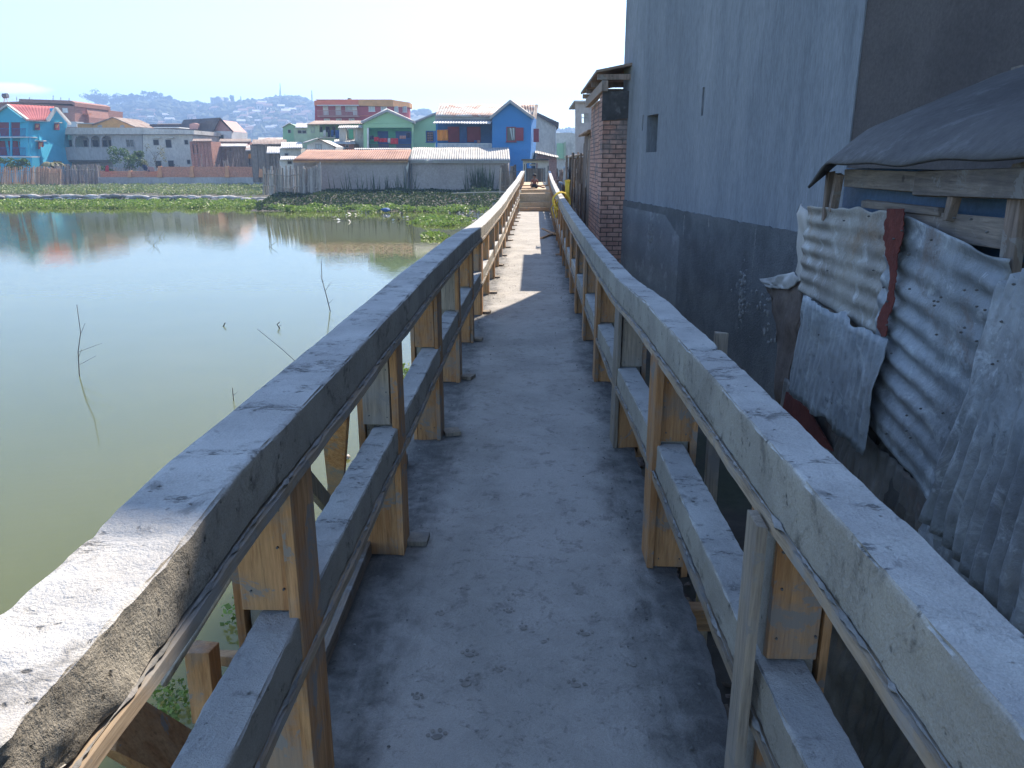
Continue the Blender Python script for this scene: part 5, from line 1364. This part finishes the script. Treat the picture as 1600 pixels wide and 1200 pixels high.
# --------------------------------------------------------- crimson building
rb = house('crimson_building', 'crimson two-storey building with orange parapet and white windows on the skyline', 565, 275, 112, 'building')
D = 112
MB().prism([W(492, 275, D), W(614, 275, D), W(614, 167, D), W(492, 165, D)], (0, 9, 0)).build('wall', 'redwall', rb)
MB().prism([W(614.2, 275, D), W(614.2, 167, D), W(639, 168, D + 6), W(639, 275, D + 6)], (-.4, 4, 0)).build('wall', 'redwall', rb)
slab3(rb, 'parapet', 'redband', [(491, 165, D - .4), (560, 165, D - .4), (560, 156, D - .4), (491, 157, D - .4)], (0, 9, 0))
slab3(rb, 'parapet', 'orangeband', [(560.2, 165, D - .4), (614, 166.5, D - .4), (614, 156, D - .4), (560.2, 156, D - .4)], (0, 9, 0))
slab3(rb, 'parapet', 'orangeband', [(614.2, 166.5, D - .4), (640, 167.5, D + 5.8), (640, 160, D + 5.8), (614.2, 156, D - .4)], (-.2, 4, 0))
slab(rb, 'roof_hatch', 'stone', rect(543, 153, 547, 156), D + 3, 1.0)
slab(rb, 'roof_top', 'orangeband', rect(493, 155.3, 612, 156.1), D + 1, 5)
for x0, x1, y0, y1 in ((506, 512, 166.5, 180), (525.5, 532, 166.5, 180), (552.5, 557, 166.5, 180)): door(rb, x0, y0, x1, y1, D, 'white')
for x0, x1, y0, y1 in ((540.5, 550.5, 166, 173), (577, 585, 166, 173.5), (596, 604, 166, 173.5), (507, 515, 186, 190), (526, 533, 186, 190), (546, 553, 186, 190)): window(rb, x0, y0, x1, y1, D, 'white', 'grey_cloth', 1)
for x0, d in ((616.5, 113), (630, 116)): window(rb, x0, 166.5, x0 + 5, 174.5, d - .6, 'white', 'grey_cloth', 1)
slab(rb, 'balcony', 'pink', rect(496, 181, 559, 182.4), D - 1.2, 1.19); rail_bars(rb, 496, 172.5, 559, 181, D - 1.1, 32, 'pink', .025)
slab(rb, 'balcony_roof', 'white', rect(495, 163.8, 559, 165), D - 1.3, .88)
slab(rb, 'string_course', 'redband', rect(560, 180.5, 612, 181.5), D - .1, .09)

# --------------------------------------------------------- hillside houses, church, masts
rr = random.Random(31)
n_h = 0
spots = [(x, y) for x, y in [(220, 180), (213, 186), (224, 191), (237, 199), (338, 178), (333, 176), (307, 170), (372, 184), (378, 197), (383, 203), (390, 190), (398, 186), (407, 183), (415, 189), (404, 196), (421, 197), (428, 186), (436, 191), (381, 212), (389, 210), (424, 210), (432, 205), (447, 186), (458, 180), (466, 186), (420, 175), (411, 170), (440, 172), (474, 176), (482, 183)]]
while len(spots) < 80: spots.append((rr.uniform(205, 492) if rr.random() < .35 else rr.uniform(365, 492), rr.uniform(174, 214)))
for i, (px, py) in enumerate(spots):
    # find the hillside point along this sight line
    best = None
    for k in range(60):
        y = 570 + k * 7.2; p = P(px, py, Y=y)
        if p.z <= hill_z(p.x, y): best = p; break
    if best is None: continue
    s_ = rr.uniform(.8, 1.35) * best.y / 900; wd = 7 * s_; dp = 6 * s_; h = rr.uniform(3.5, 6) * s_; z = best.z - 2.0; y = best.y - 1
    kind = rr.random()
    a = rr.uniform(-.5, .5); rot = Matrix.Translation((best.x, y, z)) @ Matrix.Rotation(a, 4, 'Z')
    wm, rm, lb = ('hillhouse', 'hillroof', 'small pale house with brown roof on the hazy hillside') if kind < .5 else ('hillhouse', 'hillroofw', 'small pale house with white roof on the hazy hillside') if kind < .75 else ('hillbrick', 'hillroof', 'small brick-coloured house on the hazy hillside')
    row = 'just under the ridge crest' if py < 180 else 'on the middle slope' if py < 195 else 'low over the shanty roofs'
    colm = 'left of the church' if px < 325 else 'below the church' if px < 365 else 'right of the church' if px < 400 else 'left of the tallest mast' if px < 432 else 'under the tallest mast' if px < 455 else 'by the crimson building'
    lb = lb.replace(' on the hazy hillside', ', ' + colm + ', ' + row)
    t = thing('hill_house', (best.x, y, z), lb, 'house', 'houses on the hazy hillside')
    MB().box((-wd / 2, -dp / 2, 0), (wd / 2, dp / 2, h + 2), rot).build('wall', wm, t)
    MB().add([rot @ Vector(q) for q in [(-wd / 2 - .4, -dp / 2 - .4, h + 2), (wd / 2 + .4, -dp / 2 - .4, h + 2), (wd / 2 + .4, dp / 2 + .4, h + 2), (-wd / 2 - .4, dp / 2 + .4, h + 2), (-wd / 2 - .4, 0, h + 2 + dp * .3), (wd / 2 + .4, 0, h + 2 + dp * .3)]],
             [(0, 1, 5, 4), (2, 3, 4, 5), (0, 4, 3), (1, 2, 5), (0, 3, 2, 1)]).build('roof', rm, t)
    mb = MB()
    for k in (-.28, .22): mb.box((wd * k - .5, -dp / 2 - .06, 2 + h * .35), (wd * k + .5, -dp / 2 - .01, 2 + h * .7), rot)
    mb.build('window', 'dark', t)
chp = thing('hilltop_church', W(341, 166, 985), 'grey twin-towered stone church on the hazy ridge', 'church')
slab(chp, 'nave', 'stone', [(331, 175), (352, 175), (352, 162), (349, 158), (345, 154), (342, 150.5), (338, 150.5), (335, 154), (333, 158), (331, 160)], 985, 30)
for x in (328.5, 349.5):
    slab(chp, 'tower', 'stone', [(x + .3, 175), (x + 4.3, 175), (x + 4.2, 155), (x, 155) if x > 340 else (x + .3, 155)], 983, 6)
    slab(chp, 'tower_top', 'stone', [(x - .2, 155), (x + 4.5, 155), (x + 4.4, 152), (x + 3, 152.8), (x + 2, 151.6), (x + 1, 152.8), (x, 151.6)], 982.6, 7)
for x0, yt in ((437.5, 130), (445, 147), (487, 141), (376, 150), (410, 155)):
    b = W(x0 + .6, 163, 990); t_ = W(x0, yt, 990)
    mb = MB()
    for dx, dy in ((-1, -1), (1, -1), (1, 1), (-1, 1)): mb.tube([b + Vector((dx * 1.1, dy * 1.1, -4)), t_ + Vector((dx * .2, dy * .2, 0))], [.28, .2], 4)
    nseg = 12
    for k in range(nseg):
        f = k / nseg; z1 = b.lerp(t_, f); z2 = b.lerp(t_, (k + 1) / nseg); w1 = 1.1 * (1 - f) + .2; mb.tube([z1 + Vector((-w1, -w1, 0)), z2 + Vector((w1, -w1, 0))], .12, 3)
    o = mb.build('radio_mast', 'metal')
    tag(o, {437.5: 'tallest thin lattice mast on the hazy ridge', 445: 'short mast just right of the tallest on the ridge', 487: 'lattice mast on the ridge left of the crimson building', 376: 'small mast right of the hilltop church', 410: 'faint short mast midway between church and tallest mast'}[x0], 'mast')

# ================================================================== VEGETATION
def tree(name, label, base, h, crown, nleaf, ls, leafm='leaf', trunk_r=.1, seed=0, nlimb=6, group=None, cat='tree', lower=.35, clumps=9):
    rr = random.Random(seed); base = Vector(base)
    t = thing(name, base, label, cat, group)
    mb = MB(); top = base + Vector((rr.uniform(-.05, .05) * h, 0, h * .8))
    mb.tube([base, base.lerp(top, .35) + Vector((rr.uniform(-.04, .04) * h, 0, 0)), base.lerp(top, .7), top], [trunk_r, trunk_r * .8, trunk_r * .5, trunk_r * .2], 7)
    cen = []
    for i in range(nlimb):
        s_ = base.lerp(top, rr.uniform(lower, .85)); an = rr.uniform(0, 6.28)
        e = s_ + Vector((math.cos(an) * crown[0] * .8, math.sin(an) * crown[1] * .8, rr.uniform(.08, .3) * h))
        mb.tube([s_, s_.lerp(e, .5) + Vector((0, 0, .04 * h)), e], [trunk_r * .4, trunk_r * .28, trunk_r * .12], 5); cen.append(e)
    mb.build('trunk', 'bark', t)
    cc = base + Vector((0, 0, h - crown[2]))
    while len(cen) < clumps:
        v = Vector((rr.gauss(0, 1), rr.gauss(0, 1), rr.gauss(0, 1))).normalized() * rr.uniform(.3, .85); cen.append(cc + Vector((v.x * crown[0], v.y * crown[1], v.z * crown[2])))
    mb = MB(); per = nleaf // len(cen)
    for c in cen:
        r_ = rr.uniform(.28, .5)
        for k in range(per):
            v = Vector((rr.gauss(0, 1), rr.gauss(0, 1), rr.gauss(0, 1))).normalized() * (rr.random() ** .45) * r_
            mb.leaf(c + Vector((v.x * crown[0], v.y * crown[1], v.z * crown[2] * .9)), ls * rr.uniform(.6, 1.3), rr, .3)
    mb.build('crown', leafm, t)
    return t
# ridge trees (about a kilometre off)
rt_ = [(150, 171, 20, 'tall dark tree at the left end of the ridge', (14, 8, 8)), (163, 171, 19, 'broad dark tree in the left ridge clump', (12, 8, 8)), (175, 172, 18, 'rounded tree at the right side of the left ridge clump', (10, 8, 7)),
       (192, 168, 14, 'flat-topped tree left of the gap on the ridge', (9, 6, 5)), (203, 166, 14, 'flat-topped tree right of the gap on the ridge', (8, 6, 5)), (213, 165, 12, 'small slender tree on the ridge', (4.5, 4, 4)), (224, 164, 11, 'thin small tree before the wide one on the ridge', (4, 4, 4)),
       (240, 165, 17, 'wide tall tree in the middle of the ridge', (11, 7, 7)), (262, 165, 12, 'open-crowned tree right of the wide one on the ridge', (8, 6, 4)), (306, 168, 8, 'low round tree left of the hilltop church', (7, 6, 4)), (320, 170, 6, 'low bush-like tree touching the church left side', (5, 5, 3)),
       (364, 167, 12, 'narrow pointed cypress right of the church', (1.8, 1.8, 6)), (392, 166, 7, 'small tree midway along the right ridge', (6, 5, 3.5)), (452, 158, 6, 'rounded tree on the highest right part of the ridge', (9, 6, 3.5)), (400, 166, 6, 'low tree beside the one midway on the ridge', (6, 5, 3)), (470, 162, 6, 'low tree near the lattice mast on the ridge', (8, 6, 3)), (425, 162, 6, 'low tree left of the tallest mast', (7, 5, 3))]
for i, (px, py, h, lb, cr) in enumerate(rt_):
    b = W(px, py + 3, 985); tree('ridge_tree', lb, b, h + 3.5, (cr[0] * 1.1, cr[1], cr[2] * 1.15), 1100, 2.0, 'leafd', .6, i, 6, 'trees along the ridge', clumps=14)
# scrub and woods on the hill: one mass
mb = MB(); rr = random.Random(77)
for i in range(1500):
    px = rr.uniform(100, 900) if i % 2 else rr.uniform(120, 500); y = rr.uniform(640, 1000); p = P(px, 200, Y=y); z = hill_z(p.x, y)
    s_ = rr.uniform(2.2, 6); mb.blob((p.x, y, z + s_ * .3), (s_ * rr.uniform(.8, 1.6), s_, s_ * .8), 1, .35, 1.5, i)
tag(mb.build('hillside_woods', 'farwood'), 'hazy dark scrub and woods covering the hillside', 'woods', kind='stuff')
# nearer trees and shrubs
tree('tree', 'leafy green tree in front of the grey loggia house', W(205, 285, 94), 4.2, (1.9, 1.2, 1.5), 1500, .26, 'leaf', .09, 3, 7, lower=.3)
tree('tree', 'thin half-bare yellowish tree right of the leafy one', W(246, 285, 95), 4.4, (1.3, .8, 1.7), 260, .2, 'leafpale', .05, 5, 8, lower=.2)
tree('tree', 'slim yellowish sapling against the grey loggia house', W(232, 285, 94), 3.2, (.7, .6, 1.2), 160, .2, 'leafpale', .04, 6, 6, lower=.2)
tree('shrub', 'dense green shrub behind the fence at the left edge', W(12, 285, 88), 3.1, (2.6, 1.4, 1.2), 1500, .24, 'leaf', .08, 7, 6, cat='shrub')
tree('shrub', 'dark green bush over the grey stick fence', W(150, 285, 92), 2.2, (2.4, 1, .7), 700, .22, 'leaf', .06, 8, 6, cat='shrub')
tree('shrub', 'small round green bush by the lower windows of the loggia house', W(282, 285, 97), 2.4, (.8, .7, .7), 260, .2, 'leafd', .05, 9, 4, cat='shrub')
pt = thing('palm', W(88, 285, 90), 'pale feathery palm behind the grey stick fence', 'palm')
b0 = W(88, 285, 90); MB().tube([b0, b0 + Vector((.1, 0, 1.6))], [.16, .12], 8).build('trunk', 'bark', pt)
mb = MB(); rr = random.Random(2)
for i in range(22):
    an = rr.uniform(0, 6.28); L_ = rr.uniform(1.1, 1.7); o0 = b0 + Vector((.1, 0, 1.6)); pts = []
    for k in range(9):
        f = k / 8; pts.append(o0 + Vector((math.cos(an) * L_ * f, math.sin(an) * L_ * f, L_ * (1.3 * f - 1.2 * f * f))))
    for k in range(8):
        for s_ in (-1, 1):
            side = Vector((-math.sin(an), math.cos(an), -.4)) * s_ * .28; a = pts[k]; b = pts[k + 1]; mb.add([a, b, b + side * .9, a + side * 1.1 * .9], [(0, 1, 2, 3)])
mb.build('fronds', 'leafpale', pt)

# floating plants, marsh and weeds
def inband(px, lo, hi, px0, px1, rr): return P(px, rr.uniform(lo(px), hi(px)), Z=WZ + .03)
def mat_leaves(mb, pts, size, rr, up=.08, n=3):
    for p in pts:
        cl = nz(p.x * 1.1, p.y * .8, 31); kk = .8 + 1.1 * max(-.4, cl)
        if n == 3 and len(pts) > 2000 and cl < -.34: continue
        for k in range(n):
            s_ = kk * size * rr.uniform(.6, 1.3); c = p + Vector((rr.gauss(0, size * .6), rr.gauss(0, size * .6), rr.uniform(0, up) * (.5 + max(0, kk) * .8)))
            mb.leaf(c, s_, rr, .35)
rr = random.Random(19)
mb = MB(); pts = []
for i in range(9000):
    px = rr.uniform(-40, 432); lo = 316.0; hi = 325.5 + 3 * nz(px * .03, 1) + 1.8 * nz(px * .15, 4)
    pts.append(P(px, lo + (hi - lo) * rr.random(), Z=WZ + .02))
for i in range(11000):
    px = rr.uniform(384, 762); hi = 331 + 3.5 * nz(px * .022, 6) + 2 * nz(px * .13, 2) - 6 * max(0, (440 - px) / 40); lo = 315 + 3 * nz(px * .03, 9) + (4 if px > 640 else 0)
    pts.append(P(px, lo + max(2, hi - lo) * rr.random(), Z=WZ + .02))
mat_leaves(mb, pts, .15, rr, .2, 3)
tag(mb.build('water_hyacinth', 'hya'), 'bright green band of floating water hyacinth along the far bank', 'water plants', kind='stuff')
def patch(label, cx, cy, rxp, ryp, n, size, seed, up=.1):
    mb = MB(); rr = random.Random(seed); pts = []
    while len(pts) < n:
        a = rr.uniform(-1, 1); b = rr.uniform(-1, 1)
        if a * a + b * b < .75 + .5 * nz(a * 3, b * 3, seed): pts.append(P(cx + a * rxp, cy + b * ryp, Z=WZ + .02))
    mat_leaves(mb, pts, size, rr, up, 3)
    tag(mb.build('hyacinth_raft', 'hya'), label, 'water plants', kind='stuff' if n > 60 else None)
patch('long green raft of hyacinth floating off the bank near the left rail', 693, 346, 52, 8, 900, .17, 1)
patch('small hyacinth raft nearer than the long one by the left rail', 681, 370, 22, 4.5, 160, .15, 2)
patch('tiny tuft of hyacinth floating beyond the left rail in the middle distance', 588, 478.5, 11, 4, 26, .09, 3)
patch('tuft of hyacinth seen through the railing beside the fourth left post', 632, 588, 14, 10, 30, .08, 4)
patch('little hyacinth tuft glimpsed beyond the fifth left post', 686, 466, 7, 4, 16, .09, 5)
patch('single hyacinth sprig floating by the nearest left post', 362, 968, 13, 8, 10, .045, 6)
patch('clump of hyacinth under the near railing beside the square stake', 272, 1102, 36, 34, 70, .05, 7)
patch('hyacinth leaves at the bottom edge under the broken plank', 240, 1195, 30, 12, 24, .05, 8)
patch('little tuft of hyacinth off the rail shadow in the middle of the pond', 648, 428, 8, 3, 14, .1, 9)
mb = MB(); pts = []; rr = random.Random(23)
for i in range(14000):
    px = rr.uniform(-60, 414); py = rr.uniform(288.5, 305); p = P(px, py, Z=-.93)
    if nz(p.x * .11, p.y * .2, 3) > .33: continue
    pts.append(p)
mat_leaves(mb, pts, .18, rr, .2, 3)
tag(mb.build('marsh_plants', 'field'), 'pale green marsh plants filling the plot before the brick wall', 'marsh plants', kind='stuff')
mb = MB(); rr = random.Random(29)
for i in range(15000):
    px = rr.uniform(395, 792); d = 53.9 - 8.2 * rr.random() ** 1.3; p = P(px, 290, Y=d); z = ground_z(p.x, d)
    hh = (.05 if d < 50 else .10) + .28 * max(0, nz(p.x * .5, 4) + .2) + (.35 if 735 < px < 770 else 0)
    p = Vector((p.x, d, z + rr.random() ** 1.5 * hh)); mb.leaf(p, rr.uniform(.08, .22), rr, .1)
for i in range(190):
    px = rr.gauss(752, 9) if i < 140 else rr.gauss(600, 30); d = rr.uniform(52.6, 53.8); p = P(px, 290, Y=d); z = ground_z(p.x, d); h = rr.uniform(.6, 2.0) * (1 if i < 150 else .7)
    a = Vector((p.x, d, z)); b = a + Vector((rr.gauss(0, .18), 0, h)); w_ = .035; mb.add([a - Vector((w_, 0, 0)), a + Vector((w_, 0, 0)), b], [(0, 1, 2)])
tag(mb.build('bank_weeds', 'leafd'), 'dark weeds and tall grass in the shade at the foot of the garages', 'weeds', kind='stuff')
mb = MB(); rr = random.Random(37)
for i in range(420):
    px = rr.uniform(700, 800) if i < 340 else rr.uniform(500, 640); d = rr.uniform(37, 51); p = P(px, 290, Y=d)
    if p.x > -.8: continue
    z = max(WZ, ground_z(p.x, d)); s_ = rr.uniform(.04, .13); mb.leaf((p.x, d, z + .06), s_ * 2, rr, .3)
tag(mb.build('litter', 'litter'), 'white and coloured litter strewn over the bank beside the walkway', 'litter', kind='stuff')
o = MB().blob(W(603, 328, 44.5) , (.28, .2, .12), 2, .3, 2, 3).build('plastic_bag', 'bluedoor', smooth=True); tag(o, 'blue plastic bag caught in the hyacinth band', 'bag')
o = MB().blob(P(543, 714, Z=WZ + .02), (.03, .03, .02), 2, .4, 2, 3).build('floating_scrap', 'litter', smooth=True); tag(o, 'pale scrap of rubbish floating by the left railing', 'scrap')

# sandbags along the far water edge
rr = random.Random(41)
proto = MB()
def bagfn(u, v):
    a = 2 * math.pi * u; e = math.sin(math.pi * v) ** .45
    return (.48 * (v * 2 - 1), .24 * e * math.cos(a) , .14 + .14 * e * math.sin(a) + .02 * nz(u * 5, v * 6))
proto.grid(bagfn, 14, 14)
bag = proto.build('sandbag', 'bag', smooth=True)
LB = 'pale filled sack in the long low row of sandbags across the pond'
tag(bag, LB, 'sandbag', 'sandbags along the far water edge')
i = 0; px = -46
while px < 432:
    D = 56.2 + .8 * math.sin(px * .012) + (-.012 * (px - 300) * (px > 300)); p = P(px, 312, Y=D)
    for lev in (0, 1):
        c = bag if i == 0 else bag.copy()
        if i: COL.objects.link(c)
        c.location = (p.x + lev * .45 + rr.uniform(-.1, .1), D + rr.uniform(-.12, .12) + lev * .1, WZ - .02 + lev * .2 + rr.uniform(-.03, .03))
        c.rotation_euler = (rr.uniform(-.15, .15), rr.uniform(-.12, .12), rr.uniform(-.35, .35)); s_ = rr.uniform(.85, 1.15); c.scale = (s_, s_, s_ * rr.uniform(.8, 1.15)); i += 1
    px += 13 * rr.uniform(.85, 1.1) * .93
mb = MB()
rr = random.Random(43)
for i in range(1500):
    px = rr.uniform(-40, 470); D = 55.6 + rr.uniform(-.3, .2); p = P(px, 315, Y=D); mb.leaf((p.x, D, WZ + rr.uniform(0, .22)), rr.uniform(.1, .25), rr, .1)
tag(mb.build('berm_weeds', 'leafd'), 'dark weeds growing along the foot of the sandbag row', 'weeds', kind='stuff')

# dead twigs in the water
def twig(label, pts, X=None, branches=(), r=.006, Y=None):
    base = P(pts[0][0], pts[0][1], Z=WZ); D = base.y
    q = [Vector((base.x, D, WZ - .15))] + [P(x, y, Y=D) for x, y in pts]
    mb = MB().tube(q, [r] + [r * (1 - .6 * k / len(pts)) for k in range(len(pts))], 5)
    for a, b in branches: mb.tube([P(*a, Y=D), P(*b, Y=D + .03)], [r * .5, r * .25], 4)
    tag(mb.build('dead_twig', 'twig'), label, 'twig')
twig('tall bare twig standing in the pond at the left', [(124, 588), (122, 550), (126, 520), (120, 476)], branches=[((122, 550), (160, 536)), ((124, 570), (150, 556)), ((125, 525), (133, 505)), ((122, 560), (128, 545))], r=.007)
twig('short forked twig right of the tall one in the pond', [(365, 626), (363, 606)], branches=[((364, 618), (371, 612))], r=.006)
twig('small crooked twig in the middle of the pond', [(437, 513), (433, 507), (437, 503)], branches=[((435, 510), (440, 508))], r=.012)
twig('tiny twig tip left of the crooked one', [(349, 510), (352, 504)], r=.012)
twig('thin tall stem standing near the centre of the pond', [(516, 486), (510, 462), (503, 436), (502, 408)], branches=[((508, 455), (518, 440)), ((513, 475), (520, 468)), ((505, 440), (500, 430))], r=.010)
twig('long thin stem leaning toward the railing', [(471, 573), (440, 545), (402, 514)], r=.005)
twig('bare stick in the marsh before the brick wall', [(358, 306), (357.5, 287)], r=.03)
for i, (px, y0, y1) in enumerate(((228, 362, 372), (241, 366, 384), (250, 362, 372), (422, 372, 386), (300, 356, 364))):
    mb = MB(); rr = random.Random(i); b = P(px, y1, Z=WZ)
    for k in range(6): mb.tube([b + Vector((rr.uniform(-.1, .1), 0, -.05)), b + Vector((rr.uniform(-.25, .25), 0, rr.uniform(.1, .3)))], .005, 3)
    tag(mb.build('reed_tuft', 'leafpale'), ('reed tuft left of the wispy group in the pond', 'tallest wispy reed tuft in the pond', 'reed tuft right of the tallest', 'lone reed tuft near the centre of the far pond', 'faint reed tuft below the brick wall reflection')[i], 'reeds')
# ================================================================== PERSON
def skin(name, joints, edges, mat, parent, sub=2):
    me = bpy.data.meshes.new(name); o0 = wloc(parent) if parent else Vector()
    me.from_pydata([Vector(j[:3]) - o0 for j in joints], edges, []); o = bpy.data.objects.new(name, me); COL.objects.link(o)
    if parent: o.parent = parent
    m_ = o.modifiers.new('skin', 'SKIN'); 
    for v, j in zip(me.skin_vertices[0].data if me.skin_vertices else [], joints): v.radius = (j[3], j[3])
    s_ = o.modifiers.new('sub', 'SUBSURF'); s_.levels = s_.render_levels = sub
    me.materials.append(M[mat]); return o
def skin_bm(name, joints, edges, mat, parent=None, root=0):
    bm = bmesh.new(); lay = bm.verts.layers.skin.verify(); off_ = wloc(parent) if parent else Vector()
    vs = []
    for i, j in enumerate(joints):
        v = bm.verts.new(Vector(j[:3]) - off_); v[lay].radius = (j[3], j[3]); v[lay].use_root = (i == root); vs.append(v)
    for a, b in edges: bm.edges.new((vs[a], vs[b]))
    me = bpy.data.meshes.new(name); bm.to_mesh(me); bm.free(); me.materials.append(M[mat])
    o = bpy.data.objects.new(name, me); COL.objects.link(o)
    if parent: o.parent = parent
    o.modifiers.new('skin', 'SKIN'); s_ = o.modifiers.new('sub', 'SUBSURF'); s_.levels = s_.render_levels = 2
    me.update(); return o
pb = P(835, 293, Y=28.9); px_, py_, pz_ = pb.x, 28.9, .70
def J(x, y, z, r): return (px_ + x, py_ + y, pz_ + z, r)
# seated child facing the camera, knees apart, one leg stretched to the right
joints = [J(0, 0, .08, .07), J(0, .01, .18, .072), J(0, 0, .28, .07), J(0, -.01, .335, .035), J(0, -.02, .375, .034), J(0, -.02, .43, .062), J(0, -.015, .485, .045),
          J(-.08, 0, .30, .03), J(-.12, -.05, .20, .024), J(-.08, -.14, .13, .018), J(.08, 0, .30, .03), J(.13, -.05, .20, .024), J(.10, -.15, .14, .018),
          J(-.06, -.03, .07, .05), J(-.13, -.18, .16, .036), J(-.10, -.24, .02, .026), J(-.10, -.31, .02, .022),
          J(.06, -.03, .07, .05), J(.17, -.15, .09, .036), J(.33, -.20, .035, .026), J(.38, -.24, .05, .022)]
edges = [(0, 1), (1, 2), (2, 3), (3, 4), (4, 5), (5, 6), (2, 7), (7, 8), (8, 9), (2, 10), (10, 11), (11, 12), (0, 13), (13, 14), (14, 15), (15, 16), (0, 17), (17, 18), (18, 19), (19, 20)]
# hands: five short fingers each, rooted in the palm
for h, s_ in ((9, -1), (12, 1)):
    x, y, z, _ = joints[h]; k0 = len(joints); joints.append((x, y - .03, z - .01, .014)); edges.append((h, k0))
    for f, (dx, L_) in enumerate(((-.014, .022), (-.005, .026), (.005, .026), (.013, .02))):
        joints.append((x + dx, y - .03 - L_, z - .018, .0045)); edges.append((k0, len(joints) - 1))
    joints.append((x - s_ * .022, y - .03, z, .005)); edges.append((k0, len(joints) - 1))
person = skin_bm('person', joints, edges, 'skin')
tag(person, 'small child in faded shirt and dark shorts sitting on the raised platform end', 'person')
skin_bm('shirt', [J(0, 0, .10, .078), J(0, .01, .19, .080), J(0, 0, .285, .078), J(-.085, 0, .30, .036), J(-.115, -.04, .23, .032), J(.085, 0, .30, .036), J(.12, -.04, .23, .032)], [(0, 1), (1, 2), (2, 3), (3, 4), (2, 5), (5, 6)], 'shirt', person)
skin_bm('shorts', [J(0, 0, .07, .08), J(-.065, -.04, .075, .056), J(-.115, -.15, .14, .045), J(.065, -.04, .075, .056), J(.15, -.13, .09, .045)], [(0, 1), (1, 2), (0, 3), (3, 4)], 'shorts', person)
MB().blob((px_, py_ - .005, pz_ + .465), (.068, .072, .055), 2, .06, 2, 1).build('hair', 'hair', person, smooth=True)
mb = MB()
for s_ in (-1, 1): mb.blob((px_ + s_ * .022, py_ - .078, pz_ + .432), (.009, .006, .006), 1, 0)
mb.build('eyes', 'hair', person)
mb = MB().blob((px_, py_ - .084, pz_ + .418), (.009, .012, .012), 1, 0); mb.build('nose', 'skin', person, smooth=True)
mb = MB().blob((px_, py_ - .074, pz_ + .398), (.018, .006, .005), 1, 0); mb.build('mouth', 'shirt', person)
mb = MB()
for s_ in (-1, 1): mb.blob((px_ + s_ * .064, py_ - .02, pz_ + .428), (.008, .014, .02), 1, 0); 
mb.build('ears', 'skin', person, smooth=True)

# ================================================================== HAZE
hz = MB().box((-1850, -70, -5), (1550, 1600, 130)).build('haze', 'dark')
tag(hz, kind='stuff')
hz['label'] = 'thin bluish morning haze lying over the valley and hill'; hz['category'] = 'haze'
hm = bpy.data.materials.new('haze_air'); hm.use_nodes = True; nt = hm.node_tree; nt.nodes.clear()
ho = nt.nodes.new('ShaderNodeOutputMaterial'); pv = nt.nodes.new('ShaderNodeVolumePrincipled')
pv.inputs['Color'].default_value = (.36, .55, .88, 1); pv.inputs['Density'].default_value = .0010; pv.inputs['Anisotropy'].default_value = .3
nt.links.new(pv.outputs[0], ho.inputs['Volume'])
hz.data.materials.clear(); hz.data.materials.append(hm)
sc.cycles.volume_step_rate = 8
